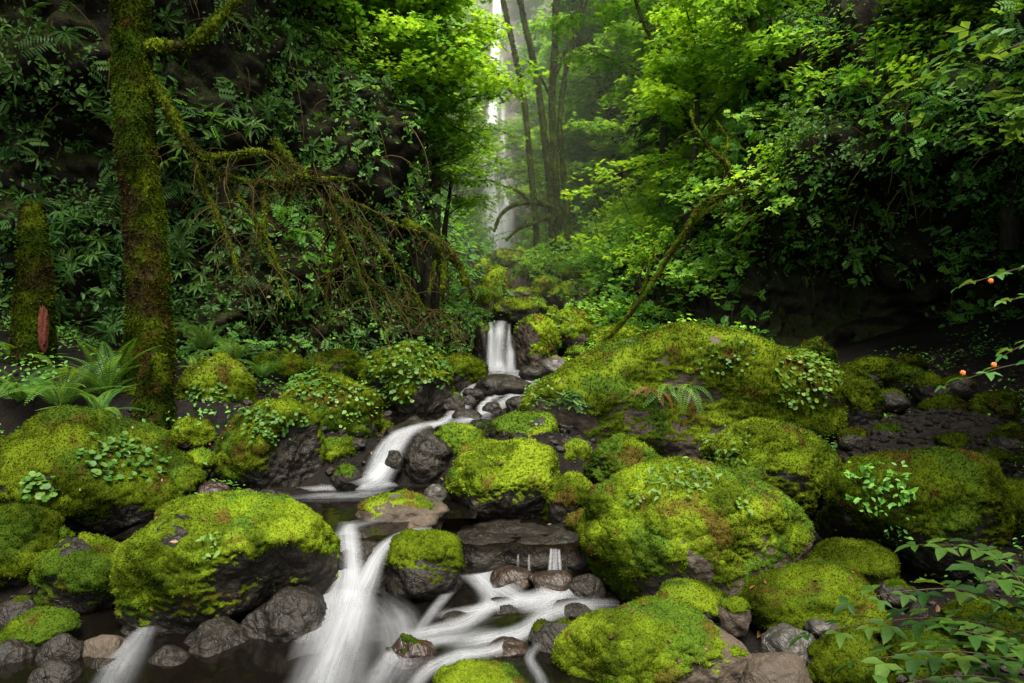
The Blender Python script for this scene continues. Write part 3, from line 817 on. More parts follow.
stone('S19', 'stone', 'black stone standing in the bottom left water', (30, 660, 80, 700), 3.75, 'wet', 0.0, cat='stone', sub=5, group='bare stones')
stone('S20', 'stone', 'wet stone right of the little corner spill', (140, 650, 190, 690), 3.95, 'wet', 0.0, cat='stone', sub=5, group='bare stones')
stone('S21', 'stone', 'dark shelf stone under the lower left face of the slanting boulder', (176, 622, 250, 676), 4.2, 'wet', 0.0, cat='stone', sub=6, group='bare stones', blocky=.85)
stone('S22', 'stone', 'dark stone where the little corner spill begins', (118, 618, 160, 650), 4.4, 'wet', 0.0, cat='stone', sub=5, group='bare stones')
stone('S23', 'stone', 'sunken dark stone in the rapids left of the black one', (440, 612, 476, 630), 4.55, 'wet', 0.0, cat='stone', sub=5, group='bare stones')
stone('S24', 'stone', 'flat sunken stone in the rapids near the bottom moss top', (486, 640, 530, 660), 4.1, 'red', 0.0, cat='stone', sub=5, group='bare stones')
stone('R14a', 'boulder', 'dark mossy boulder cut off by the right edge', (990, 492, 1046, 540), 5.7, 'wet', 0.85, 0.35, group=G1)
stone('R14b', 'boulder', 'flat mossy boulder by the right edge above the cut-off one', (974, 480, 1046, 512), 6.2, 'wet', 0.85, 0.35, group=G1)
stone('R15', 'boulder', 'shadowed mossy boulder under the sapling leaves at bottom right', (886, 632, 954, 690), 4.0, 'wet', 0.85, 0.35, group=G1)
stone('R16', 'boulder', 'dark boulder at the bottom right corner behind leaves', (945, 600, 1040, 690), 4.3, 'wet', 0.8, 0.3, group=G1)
stone('B1', 'boulder', 'boulder with bright moss top and bare face right of the upper fall', (513, 316, 558, 376), 14.7, 'brown', 0.66, 1.65, 1.0, group=G1, mdir=(.5, .1, 0), cuts=[((-.8, -.6, 0), .6)])  # gorge boulders: raised tone paints brighter light into their moss
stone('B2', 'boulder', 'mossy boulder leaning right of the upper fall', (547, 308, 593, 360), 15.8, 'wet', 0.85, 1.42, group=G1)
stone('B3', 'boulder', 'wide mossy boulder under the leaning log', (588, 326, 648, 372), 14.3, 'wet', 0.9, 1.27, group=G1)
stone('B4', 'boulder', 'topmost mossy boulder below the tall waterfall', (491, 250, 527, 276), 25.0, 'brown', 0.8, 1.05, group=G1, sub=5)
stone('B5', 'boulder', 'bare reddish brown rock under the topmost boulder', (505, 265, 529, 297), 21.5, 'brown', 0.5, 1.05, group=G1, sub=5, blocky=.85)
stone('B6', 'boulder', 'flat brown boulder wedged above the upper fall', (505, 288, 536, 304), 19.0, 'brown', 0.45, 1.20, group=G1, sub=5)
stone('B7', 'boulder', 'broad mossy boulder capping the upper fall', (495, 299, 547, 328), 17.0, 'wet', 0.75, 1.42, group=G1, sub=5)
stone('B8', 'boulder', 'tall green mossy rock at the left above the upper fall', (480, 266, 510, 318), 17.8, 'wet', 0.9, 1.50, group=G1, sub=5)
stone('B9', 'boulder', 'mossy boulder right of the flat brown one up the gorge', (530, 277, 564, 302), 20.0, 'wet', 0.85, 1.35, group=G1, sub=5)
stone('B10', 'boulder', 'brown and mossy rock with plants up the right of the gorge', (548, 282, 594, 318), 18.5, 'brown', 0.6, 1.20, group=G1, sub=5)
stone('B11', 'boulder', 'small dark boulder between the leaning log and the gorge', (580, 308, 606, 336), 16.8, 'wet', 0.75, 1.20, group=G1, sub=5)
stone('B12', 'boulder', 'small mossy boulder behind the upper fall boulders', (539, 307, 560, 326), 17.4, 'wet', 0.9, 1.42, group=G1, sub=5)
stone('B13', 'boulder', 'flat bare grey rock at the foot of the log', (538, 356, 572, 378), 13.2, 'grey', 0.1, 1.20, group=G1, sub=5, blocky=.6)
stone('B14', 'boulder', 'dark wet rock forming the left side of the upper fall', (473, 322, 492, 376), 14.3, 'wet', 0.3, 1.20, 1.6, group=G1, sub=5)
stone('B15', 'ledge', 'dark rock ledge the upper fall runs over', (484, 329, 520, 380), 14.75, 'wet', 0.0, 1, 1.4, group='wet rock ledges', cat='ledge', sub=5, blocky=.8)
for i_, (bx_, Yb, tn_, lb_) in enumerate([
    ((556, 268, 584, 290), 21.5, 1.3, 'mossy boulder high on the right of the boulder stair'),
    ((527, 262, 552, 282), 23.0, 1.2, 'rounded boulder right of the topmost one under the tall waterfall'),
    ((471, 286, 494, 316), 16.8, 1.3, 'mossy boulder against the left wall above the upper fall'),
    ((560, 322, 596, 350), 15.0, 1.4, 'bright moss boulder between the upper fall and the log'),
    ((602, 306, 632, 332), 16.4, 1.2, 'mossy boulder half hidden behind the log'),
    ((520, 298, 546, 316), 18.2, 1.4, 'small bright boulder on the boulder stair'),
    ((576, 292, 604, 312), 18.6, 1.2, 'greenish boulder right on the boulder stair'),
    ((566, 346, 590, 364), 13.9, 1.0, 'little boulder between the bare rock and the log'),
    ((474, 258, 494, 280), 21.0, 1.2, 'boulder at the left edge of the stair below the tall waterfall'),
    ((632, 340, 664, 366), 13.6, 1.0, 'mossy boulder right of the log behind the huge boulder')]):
    stone('BB%d' % i_, 'boulder', lb_, bx_, Yb, 'brown', .8, tn_, group=G1, sub=5)  # raised tone lightens this moss too, standing in for light
stone('C1', 'stone', 'long dark rock lying across the upper cascade', (473, 374, 533, 400), 10.8, 'wet', 0.0, cat='stone', sub=5, group='bare stones', blocky=.6)
stone('C2', 'stone', 'dark stone on the left edge of the upper cascade', (459, 395, 477, 410), 9.4, 'wet', 0.0, cat='stone', sub=5, group='bare stones')
stone('C3', 'stone', 'black rock under the lip of the middle fall', (385, 418, 442, 470), 7.55, 'wet', 0.0, cat='stone', sub=5, group='bare stones', blocky=.7)
stone('C4', 'stone', 'wet stone on the right edge of the upper cascade', (505, 396, 530, 414), 9.0, 'wet', 0.1, cat='stone', sub=5, group='bare stones')
stone('C6', 'stone', 'black rock splitting the lower end of the upper cascade', (452, 408, 482, 428), 8.4, 'wet', 0.0, cat='stone', sub=5, group='bare stones')
stone('C7', 'stone', 'small black stone below the long dark rock of the cascade', (462, 388, 484, 400), 9.9, 'wet', 0.0, cat='stone', sub=5, group='bare stones')
stone('C8', 'stone', 'dark slab at the left bank of the upper cascade', (436, 392, 466, 416), 9.0, 'wet', 0.15, cat='stone', sub=5, group='bare stones', blocky=.8)
stone('C9', 'stone', 'dark stone at the right foot of the upper fall', (518, 366, 546, 382), 12.4, 'wet', 0.0, cat='stone', sub=5, group='bare stones')
stone('C10', 'stone', 'dark stone poking through the middle fall', (384, 450, 404, 472), 6.95, 'wet', 0.0, cat='stone', sub=5, group='bare stones')
stone('C5', 'stone', 'dark stone midway down the upper cascade', (482, 402, 502, 416), 8.9, 'wet', 0.0, cat='stone', sub=5, group='bare stones')
stone('S1', 'stone', 'pinkish bare stone beside the small moss stones on the left', (198, 482, 230, 504), 6.0, 'red', 0.0, cat='stone', sub=5, group='bare stones')
stone('S2', 'stone', 'bare stone below the boulder with the black right face', (233, 489, 258, 506), 5.9, 'brown', 0.0, cat='stone', sub=5, group='bare stones')
stone('S3', 'stone', 'dark bare stone at the pool edge under the steep left boulder', (255, 489, 280, 508), 5.9, 'wet', 0.0, cat='stone', sub=5, group='bare stones')
stone('S4', 'stone', 'mossy stone low in the bottom left corner', (8, 611, 78, 660), 4.25, 'wet', 0.62, 0.6, cat='stone', group=G1)
stone('S5', 'stone', 'dark wet stone in front of the mossy corner stone', (38, 632, 84, 684), 4.0, 'wet', 0.0, cat='stone', group='bare stones', sub=5)
stone('S6', 'stone', 'brown wet stone under the wide slanting boulder', (78, 635, 128, 674), 4.1, 'brown', 0.1, 0.6, cat='stone', group='bare stones', sub=5)
stone('S7', 'stone', 'black stone beside the small white flow at bottom left', (84, 658, 130, 700), 3.9, 'wet', 0.0, cat='stone', group='bare stones', sub=5)
stone('S8', 'stone', 'small green moss knob above the rounded left boulder', (47, 528, 71, 552), 5.1, 'wet', 0.9, 0.6, cat='stone', group=G1, sub=5)
stone('S9', 'stone', 'dark stone at the left edge above the mossy corner stone', (-6, 600, 38, 634), 4.5, 'wet', 0.1, 0.5, cat='stone', group='bare stones', sub=5)
stone('S10', 'stone', 'dark stone in the bottom left corner of the stream', (-12, 640, 34, 690), 4.0, 'wet', 0.0, cat='stone', group='bare stones', sub=5)
stone('S11', 'stone', 'sunken brown rock beside the foot of the lower left fall', (383, 636, 446, 700), 4.0, 'red', 0.15, 0.5, cat='stone', group='bare stones', sub=6, blocky=.6)
stone('S12', 'stone', 'dark wet stone at the left of the long low boulder', (527, 622, 590, 662), 4.2, 'wet', 0.15, 0.5, cat='stone', group='bare stones', sub=5)
stone('S13', 'stone', 'black stone in the rapids right of the split rock', (478, 600, 520, 622), 4.75, 'wet', 0.0, cat='stone', group='bare stones', sub=5)
stone('S14', 'stone', 'dark flat stone in the lower pool near the long low boulder', (552, 602, 600, 620), 4.7, 'wet', 0.1, 0.4, cat='stone', group='bare stones', sub=5)
stone('S15', 'stone', 'wet rock face under the black side of the slanting boulder', (232, 585, 330, 690), 4.45, 'wet', 0.0, cat='stone', group='bare stones', sub=6, blocky=.7)
stone('S16', 'stone', 'wet rock shelf at the lip of the lower left fall', (312, 536, 400, 610), 5.12, 'wet', 0.0, cat='stone', group='bare stones', sub=6, blocky=.8, cuts=[((0, -.1, 1), .5)])
stone('S17', 'stone', 'small wet stone below the leaning mossy boulder', (596, 498, 622, 520), 6.0, 'wet', 0.2, 0.6, cat='stone', group='bare stones', sub=5)
stone('S18', 'stone', 'brown stone wedged between biggest front boulder and long low one', (716, 600, 752, 634), 4.35, 'brown', 0.3, 0.6, cat='stone', group='bare stones', sub=5)

# sloping bar of dark grit by the hollow
stone('GB', 'gravel_bank', 'sloping bar of dark brown grit in front of the dark hollow on the right', (835, 412, 1010, 492), 7.9, 'gravel', 0.0, 1, 0.5, cat='gravel bank', sub=6, blocky=.3, cuts=[((-.45, -.2, .85), .35)], rough=0.6)

def pixels(P):
    return np.c_[512 + F * P[:, 0] / P[:, 1], 341.5 - F * (P[:, 2] - CZ) / P[:, 1]]

# ------------------------------------------------------------------ loose pebbles (nobody could count them)
U1, T1_ = ico(3)
acc = Acc()
n = 4200
px_ = rng.uniform(-4.2, 6.3, n); py_ = 3.0 + 7.2 * rng.random(n) ** 1.2
pz_ = ground_z(px_, py_) + 0.07 * fbm(np.c_[px_, py_, np.zeros(n)] * 1.7, 4)
sz = 0.015 + 0.10 * rng.random(n) ** 4
for q in range(6):
    k = np.arange(n) % 6 == q
    shp = U1 * (1 + 0.45 * fbm(U1 * 1.6 + q * 9, 3))[:, None] * np.array([1, .75, .6])
    scatter(acc, (shp, T1_), np.c_[px_, py_, pz_ + sz * .05][k], rotmats(np.c_[rng.normal(size=(k.sum(), 2)) * .2, np.ones(k.sum())], rng.uniform(0, 6.3, k.sum())), sz[k])
tag(obj('pebbles', acc.mesh('pebbles', M['wet'])), 'wet dark pebbles filling the gaps between the boulders', 'pebbles', kind='stuff')

acc = Acc()
S_ = STONES['GB']
Tn = S_['N']
Pg, Ng, _, _ = tri_sample(S_['V'], S_['T'], Tn, 1300, (Tn[S_['T']].mean(1)[:, 2] > .1).astype(float))
xg = rng.uniform(3.0, 7.2, 3400); yg = rng.uniform(6.6, 11.0, 3400)
Pg = np.vstack([Pg, np.c_[xg, yg, ground_z(xg, yg) + .07 * fbm(np.c_[xg, yg, 0 * xg] * 1.7, 4)]])
shp = ico(2)[0] * (1 + 0.45 * fbm(ico(2)[0] * 1.6, 3))[:, None] * np.array([1, .75, .6])
scatter(acc, (shp, ico(2)[1]), Pg, rotmats(rng.normal(size=(len(Pg), 3)) * .4 + [0, 0, 1], rng.uniform(0, 6.3, len(Pg))), .006 + .06 * rng.random(len(Pg)) ** 5)
tag(obj('pebbles', acc.mesh('pebbles', M['gravel'])), 'dark grit and pebbles on the bar and floor of the hollow', 'pebbles', kind='stuff')

# fallen leaves and bits of twig on banks and boulders
acc = Acc()
n = 1700
px_ = np.r_[rng.uniform(-5, 6, 900), rng.uniform(2.8, 7, 800)]; py_ = np.r_[rng.uniform(3.2, 10, 900), rng.uniform(5.5, 10.8, 800)]
P = np.c_[px_, py_, ground_z(px_, py_) + 0.07]
scatter(acc, OVAL, P, rotmats(np.c_[rng.normal(size=(n, 2)) * .5, np.ones(n)], rng.uniform(0, 6.3, n)), rng.uniform(.03, .07, n))
def on_stone(key, px, py):
    q = pixels(STONES[key]['MV'])
    d = np.hypot(q[:, 0] - px, q[:, 1] - py) + 6 * STONES[key]['MV'][:, 1]
    i = int(np.argmin(d)); return STONES[key]['MV'][i] + STONES[key]['MN'][i] * .03
for kk in ('L1', 'L7', 'L8', 'L9', 'R1', 'R2', 'R3', 'R6', 'M1', 'L4', 'R7'):
    S_ = STONES[kk]
    up = np.where(S_['MN'][:, 2] > .45)[0]
    idx = rng.choice(up, 14 if kk not in ('L8', 'R1') else 70)
    scatter(acc, OVAL, S_['MV'][idx] + S_['MN'][idx] * .012, rotmats(S_['MN'][idx] + rng.normal(size=(len(idx), 3)) * .4, rng.uniform(0, 6.3, len(idx))), rng.uniform(.025, .055, len(idx)))
tag(obj('fallen_leaves', acc.mesh('fallen_leaves', M['dry'])), 'brown fallen leaves lying on moss and between stones', 'leaves', kind='stuff')

# ------------------------------------------------------------------ water
def sheet(name, x0, x1, y0, y1, step, zf, keep=None):
    gx = np.arange(x0, x1 + step, step); gy = np.arange(y0, y1 + step, step)
    A, B = np.meshgrid(gx, gy)
    V = np.c_[A.ravel(), B.ravel(), zf(A.ravel(), B.ravel())]
    i, j = np.meshgrid(np.arange(len(gx) - 1), np.arange(len(gy) - 1)); a = (j * len(gx) + i).ravel()
    Qd = np.stack([a, a + 1, a + len(gx) + 1, a + len(gx)], 1)
    if keep is not None:
        c = V[Qd].mean(1); Qd = Qd[keep(c[:, 0], c[:, 1])]
    return tag(obj(name, make_mesh(name, V, [Qd], True, mats=[M['pool']])), kind='structure')

rip = lambda x, y, a: a * fbm(np.c_[x * 2.2, y * 1.6, np.zeros(len(x))], 3)
ZA, ZB = -0.05, 0.33
sheet('stream_water', -3.2, 0.75, 1.6, 5.65, 0.06, lambda x, y: ZA + rip(x, y, .012))
sheet('pool_water', -3.0, 0.1, 5.08, 7.3, 0.06, lambda x, y: ZB + rip(x, y, .004), lambda x, y: (y > 5.1 + np.where(x > -0.85, 0.55, 0)) & (x < -.3))
zc_ = lambda y: floor_z(y) + 0.09
sheet('cascade_water', -2.0, 0.6, 7.1, 14.2, 0.07, lambda x, y: zc_(y) + rip(x, y, .03), lambda x, y: (np.abs(x - chan_x(y)) < .72) & (y > 7.3) & ((y > 7.8) | (x > -1.05)))
sheet('shelf_water', -0.62, 0.65, 5.3, 6.2, 0.06, lambda x, y: 0.205 + rip(x, y, .01))
sheet('plunge_water', -4, 3, 36, 46, 0.5, lambda x, y: floor_z(y) + .3)
sheet('side_water', 3.2, 6.4, 6.6, 8.2, 0.08, lambda x, y: 0.42 + rip(x, y, .01))

def ribbon(acc, pts, widths, dens, nu=11, nv=60, bulge=.12, lift=0.0, wob=0.0):
    """pts: world points along the flow, widths in metres"""
    pts = np.asarray(pts, float)
    P = smooth_path(pts, nv)
    ctl = np.concatenate([[0], np.cumsum(np.linalg.norm(np.diff(pts, axis=0), axis=1))]); L = ctl[-1]
    t = np.linspace(0, L, nv)
    w = np.interp(t, ctl, widths); dn = np.interp(t, ctl, dens)
    T = np.gradient(P, axis=0); T /= np.linalg.norm(T, axis=1)[:, None]
    nrm = np.array([0, -.6, .8])
    A = np.cross(T, nrm); A /= np.linalg.norm(A, axis=1)[:, None]
    Nn = np.cross(A, T)
    Nn *= np.sign(Nn @ nrm)[:, None]
    u = np.linspace(0, 1, nu)
    V = P[:, None] + A[:, None] * ((u - .5)[None, :, None] * w[:, None, None]) + Nn[:, None] * (((1 - (2 * u - 1) ** 2) * bulge)[None, :, None] * w[:, None, None] + lift)
    sd = rng.uniform(0, 60)
    if wob:
        q = V.reshape(-1, 3)
        V = V + (Nn[:, None] * wob * fbm(q * 5 + sd, 2).reshape(nv, nu, 1))
    i, j = np.meshgrid(np.arange(nu - 1), np.arange(nv - 1)); a = (j * nu + i).ravel()
    Qd = np.stack([a, a + 1, a + nu + 1, a + nu], 1)
    wm = max(w.mean(), 1e-3)
    acc.add(V.reshape(-1, 3), None, Qd, fu=np.tile(u, nv), fv=np.repeat(t, nu) / wm * .8, dens=np.repeat(dn, nu), sd=np.full(nu * nv, sd))

def oz(px, py, z):
    Y = (CZ - z) * F / (py - 341.5)
    return at(px, py, Y)
def surf(acc, pxy, z, wpx, dens, **kw):
    pts = np.array([oz(a, b, z) for a, b in pxy])
    w = [x * p[1] / F for x, p in zip(wpx, pts)]
    dens = dens if hasattr(dens, '__len__') else [0] + [dens] * (len(pts) - 2) + [0]
    dens = [x * .8 for x in dens]
    ribbon(acc, pts, w, dens, **{**dict(bulge=.015, lift=.022), **kw})
def fall(acc, pxyY, wpx, dens, **kw):
    pts = np.array([at(*p) for p in pxyY])
    ribbon(acc, pts, [x * p[1] / F for x, p in zip(wpx, pts)], dens, **kw)

# the lower left fall
a = Acc()
fall(a, [(348, 522, 5.35), (346, 534, 5.1), (347, 550, 4.96), (346, 578, 4.83), (341, 606, 4.66), (338, 640, 4.19), (330, 675, 3.78), (322, 730, 3.24)],
     [26, 30, 34, 46, 60, 80, 100, 110], [.1, .25, .42, .52, .5, .05, 0, 0], nv=90, bulge=.10, wob=.02)
fall(a, [(350, 530, 5.2), (352, 545, 5.0), (354, 578, 4.8), (350, 606, 4.66), (338, 650, 4.1)], [18, 22, 28, 42, 60], [.2, .45, .62, .6, 0], nv=70, bulge=.16, lift=.03)
fall(a, [(432, 531, 5.25), (410, 535, 5.2), (390, 545, 5.05), (376, 562, 4.95), (366, 584, 4.82), (356, 606, 4.66), (345, 655, 4.05)], [8, 13, 18, 26, 36, 50, 60], [.15, .35, .5, .6, .6, .55, .05], nv=80, bulge=.14, lift=.02)
fall(a, [(322, 528, 5.2), (324, 540, 5.02), (328, 575, 4.88), (322, 606, 4.66), (310, 660, 3.98)], [10, 12, 20, 40, 60], [.1, .5, .7, .6, .1], nv=60, bulge=.1)
tag(obj('waterfall', a.mesh('waterfall', M['silk'])), 'broad silky white fall in the lower left foreground', 'waterfall')
# mist of spread water at its foot
a = Acc()
surf(a, [(358, 596), (350, 620), (340, 650), (326, 690), (310, 730)], ZA + .05, [44, 66, 84, 100, 110], [.2, .72, .66, .5, .3], bulge=.06)
surf(a, [(375, 600), (395, 625), (400, 660), (380, 700)], ZA + .02, [40, 60, 70, 70], [0, .35, .25, .1])
# middle fall
b = Acc()
fall(b, [(448, 424, 7.6), (425, 428, 7.4), (408, 436, 7.2), (396, 450, 7.05), (386, 468, 6.95), (374, 484, 6.8), (356, 492, 6.55)], [10, 12, 18, 26, 32, 40, 36], [.2, .3, .5, .65, .75, .7, .1], nv=80, bulge=.14, lift=.02)
fall(b, [(436, 422, 7.5), (414, 428, 7.3), (396, 436, 7.15), (382, 452, 7.05), (372, 476, 6.9)], [10, 12, 18, 22, 26], [.1, .4, .5, .5, .4], nv=60)
tag(obj('waterfall', b.mesh('waterfall', M['silk'])), 'curving middle fall sliding into the still pool', 'waterfall')
surf(a, [(396, 484), (372, 488), (345, 489), (318, 490), (292, 491), (268, 493)], ZB + .01, [16, 18, 14, 10, 7, 4], [.4, .7, .55, .35, .15, 0])
surf(a, [(390, 492), (360, 497), (325, 498), (298, 499), (276, 500)], ZB, [14, 16, 13, 9, 5], [0, .3, .22, .1, 0])
surf(a, [(400, 520), (372, 523), (352, 530), (346, 538)], ZB + .005, [8, 14, 22, 30], [0, .1, .25, .5])
tag(obj('foam_streaks', a.mesh('foam_streaks', M['silk'])), 'thin white foam trails drifting across the pools', 'foam', kind='stuff')
# upper cascade
c = Acc()
def casc(pxy, wpx, dens, lift=.02):
    pts = []
    for x, y_ in pxy:
        Y = 10.0
        for _ in range(30): Y = 0.5 * Y + 0.5 * np.clip((CZ - zc_(Y)) * F / (y_ - 341.5), 7.0, 14.2)
        pts.append(at(x, y_, Y))
    ribbon(c, pts, [.8 * x * p[1] / F for x, p in zip(wpx, pts)], [.62 * q_ for q_ in dens], bulge=.05, lift=lift, wob=.03)
casc([(500, 371), (494, 378), (480, 388), (468, 398), (462, 410), (448, 420), (428, 430)], [30, 34, 26, 22, 26, 24, 20], [.9, .7, .7, .8, .7, .8, .6])
casc([(512, 373), (525, 380), (524, 390), (508, 402), (490, 412), (472, 420), (445, 428)], [30, 40, 32, 30, 28, 24, 20], [.6, .6, .8, .8, .7, .6, .5])
casc([(520, 388), (500, 396), (485, 404), (478, 416), (460, 426)], [14, 16, 14, 16, 14], [.3, .8, .8, .7, .3])
casc([(484, 374), (476, 384), (462, 396), (456, 408), (446, 418)], [10, 12, 12, 14, 14], [.3, .5, .6, .5, .3])
casc([(540, 374), (552, 378), (540, 386), (520, 396)], [14, 20, 16, 14], [.2, .4, .4, .2])
tag(obj('cascade', c.mesh('cascade', M['silk'])), 'long white cascade stepping down from the upper fall', 'cascade')
# upper fall
d = Acc()
fall(d, [(501, 322, 15.2), (500, 327, 14.6), (499, 334, 14.2), (498, 352, 14.05), (498, 366, 13.95), (498, 374, 13.6)], [16, 17, 17, 19, 25, 30], [.3, .7, .8, .75, .9, .5], bulge=.1)
fall(d, [(509, 326, 14.7), (509, 334, 14.25), (509, 346, 14.1), (510, 356, 14.0), (510, 373, 13.9)], [5, 5, 8, 13, 17], [.1, .4, .45, .8, .7], bulge=.1, lift=.04)
fall(d, [(491, 325, 14.7), (491, 334, 14.2), (491, 350, 14.05), (491, 372, 13.9)], [8, 9, 11, 14], [.2, .8, .9, .8], bulge=.12, lift=.05)
tag(obj('waterfall', d.mesh('waterfall', M['silk'])), 'small upright white fall between dark rocks at the head of the cascade', 'waterfall')
# thin trickles off the ledge
e = Acc()
fall(e, [(556, 546, 5.5), (555, 552, 5.26), (555, 566, 5.17), (555, 580, 5.1), (554, 590, 5.0)], [9, 9, 10, 14, 34], [.1, .3, .34, .36, .0], nv=40)
fall(e, [(551, 546, 5.5), (551, 553, 5.25), (550, 568, 5.15), (549, 582, 5.08)], [4, 4, 5, 8], [.1, .4, .4, .1], nv=40, lift=.01)
fall(e, [(559, 547, 5.5), (559, 554, 5.25), (560, 568, 5.15), (561, 582, 5.08)], [3, 4, 4, 8], [.1, .4, .4, .1], nv=40, lift=.01)
tag(obj('waterfall', e.mesh('waterfall', M['silk'])), 'narrow trickle fall dropping off the dark ledge', 'waterfall')
e = Acc()
fall(e, [(530, 550, 5.5), (529, 558, 5.26), (529, 570, 5.17), (528, 580, 5.08)], [3, 3, 4, 8], [.1, .24, .22, .0], nv=30)
fall(e, [(519, 549, 5.5), (518, 558, 5.26), (518, 570, 5.16)], [2, 3, 5], [.1, .24, .0], nv=30)
tag(obj('waterfall', e.mesh('waterfall', M['silk'])), 'thinnest dribbles off the ledge left of the narrow trickle', 'waterfall')
# rapids of the lower pool
r_ = Acc()
surf(r_, [(455, 548), (470, 565), (492, 585), (520, 602), (545, 612)], ZA + .02, [30, 46, 40, 30, 20], [.3, .8, .7, .5, .1])
surf(r_, [(470, 570), (490, 600), (470, 622), (430, 634), (395, 640)], ZA + .02, [26, 26, 24, 20, 16], [.2, .55, .6, .6, 0])
surf(r_, [(590, 594), (550, 596), (505, 606), (470, 612), (430, 618)], ZA + .02, [20, 24, 18, 14, 12], [.2, .55, .6, .5, 0])
surf(r_, [(620, 606), (580, 608), (545, 618), (520, 634), (480, 642), (440, 648)], ZA + .02, [14, 24, 26, 24, 20, 16], [0, .5, .55, .6, .6, 0])
surf(r_, [(556, 588), (556, 596), (540, 606), (515, 612)], ZA + .03, [30, 40, 30, 20], [.6, .7, .5, 0])
surf(r_, [(540, 628), (500, 650), (460, 658), (430, 672), (410, 695)], ZA + .02, [14, 18, 20, 22, 24], [0, .5, .7, .55, .3])
surf(r_, [(540, 645), (530, 660), (540, 680), (548, 700)], ZA + .02, [14, 14, 16, 16], [0, .35, .3, .1])
surf(r_, [(462, 580), (440, 605), (425, 625), (410, 650)], ZA + .02, [14, 16, 16, 20], [0, .4, .35, .1])
surf(r_, [(500, 632), (450, 640), (400, 655), (370, 690)], ZA + .02, [16, 18, 26, 40], [0, .45, .45, .2])
tag(obj('rapids', r_.mesh('rapids', M['silk'])), 'blurred white rapids winding through the lower right pool', 'rapids')
s_ = Acc()
fall(s_, [(156, 622, 4.45), (146, 634, 4.28), (134, 650, 4.08), (120, 676, 3.76), (100, 720, 3.3)], [16, 28, 44, 58, 66], [.1, .28, .34, .28, .1], bulge=.05, lift=.03)
tag(obj('waterfall', s_.mesh('waterfall', M['silk'])), 'little white spill in the bottom left corner below the slanting boulder', 'waterfall')
# the tall waterfall at the head of the gorge
w = Acc()
fall(w, [(497, -60, 45.0), (497, 10, 44.6), (495, 60, 44.4), (492, 120, 44.0), (489, 150, 43.7), (490, 190, 43.4), (494, 225, 43.0), (497, 262, 42.4)], [10, 12, 13, 16, 20, 22, 26, 36], [1.1, 1.3, 1.3, 1.4, 1.4, 1.4, 1.4, 1.1], nv=90)
fall(w, [(502, 60, 44.6), (503, 130, 44.1), (503, 180, 43.7), (506, 215, 43.4), (507, 262, 42.6)], [4, 8, 11, 20, 28], [.2, .5, .7, 1.1, 1.1], nv=70, lift=.3)
fall(w, [(484, 150, 44.0), (483, 200, 43.6), (486, 262, 42.6)], [5, 8, 14], [.1, .4, .4], nv=60, lift=.2)
tag(obj('waterfall', w.mesh('waterfall', M['silk_far'])), 'tall distant waterfall glimpsed behind the trees', 'waterfall')

# ------------------------------------------------------------------ plants on the boulders
def patch(key, box, n, size, label, proto=ROUND, mat='clover', name='creeping_plant', lift=(.01, .06), tilt=.35, cat='plant', nper=1):
    S_ = STONES[key]
    V, N = S_['MV'], S_['MN']
    q = pixels(V)
    cx, cy = (box[0] + box[2]) / 2, (box[1] + box[3]) / 2
    rr = ((q[:, 0] - cx) / (box[2] - box[0]) * 2) ** 2 + ((q[:, 1] - cy) / (box[3] - box[1]) * 2) ** 2
    tocam = np.array([0, 0, CZ]) - V
    ok = (rr + 0.7 * fbm(V * 6, 2) < 1) & ((N * tocam).sum(1) > -.2 * np.linalg.norm(tocam, axis=1)) & (np.linalg.norm(N, axis=1) > .5)
    idx = np.where(ok)[0]
    if len(idx) < 3: print('no patch', key, label); return
    k = rng.choice(idx, n)
    lf = rng.uniform(*lift, n)
    base = V[k] + rng.normal(size=(n, 3)) * .012
    up = 0.55 * N[k] + np.array([0, -.15, .7])
    loc = base + up * lf[:, None]
    cen = loc.mean(0); cen[2] = loc[:, 2].min()
    root = thing(name, label, cat, tuple(cen), 0, 'small leafy plants growing on the boulders')
    ac = Acc()
    sc_ = size * rng.uniform(.55, 1.25, n)
    scatter(ac, proto, loc - cen, rotmats(up + rng.normal(size=(n, 3)) * tilt, rng.uniform(0, 6.3, n)), sc_)
    st = Acc()
    for i in range(0, n, 2):
        tv, t3, tq = tube([base[i] - cen, (base[i] + loc[i]) / 2 - cen + rng.normal(size=3) * .006, loc[i] - cen], [.0022, .0018, .0015], 3, False)
        st.add(tv, None, tq)
    obj('foliage', ac.mesh('foliage', M[mat]), root)
    obj('stem', st.mesh('stem', M['stem']), root)['kind'] = 'stuff'
    return root

patch('L1', (75, 440, 165, 490), 150, .05, 'drift of round leaves spread over the large domed left boulder')
patch('L1', (15, 475, 60, 505), 46, .055, 'loose group of round leaves at the far left of the domed boulder')
patch('L7', (240, 408, 312, 446), 190, .042, 'leafy green mat along the crest of the steep boulder by the pool')
patch('L8', (185, 385, 240, 420), 90, .045, 'small mixed leaves on the mossy mound beside the big tree')
patch('L9', (285, 374, 340, 410), 190, .045, 'mat of pale leaves on the left top of the boulder above the middle fall')
patch('L9', (325, 385, 376, 435), 90, .038, 'sprinkle of leaves on the right side of the boulder above the middle fall')
patch('L10', (368, 344, 448, 415), 420, .05, 'thick coat of round leaves over the egg-shaped boulder')
patch('L4', (197, 538, 222, 560), 24, .05, 'little leafy sprout in the middle of the slanting boulder', proto=OVAL, lift=(.02, .09))
patch('L4', (258, 572, 276, 586), 10, .03, 'tiny sprout near the dark edge of the slanting boulder', proto=OVAL)
patch('M3', (520, 425, 545, 440), 12, .035, 'few tiny leaves on the moss-topped boulder behind')
patch('R2', (640, 470, 718, 502), 120, .05, 'leafy patch on the crown of the biggest front boulder', proto=OVAL, lift=(.02, .09))
patch('R2', (735, 500, 755, 520), 16, .03, 'tiny leaves on the right side of the biggest front boulder')
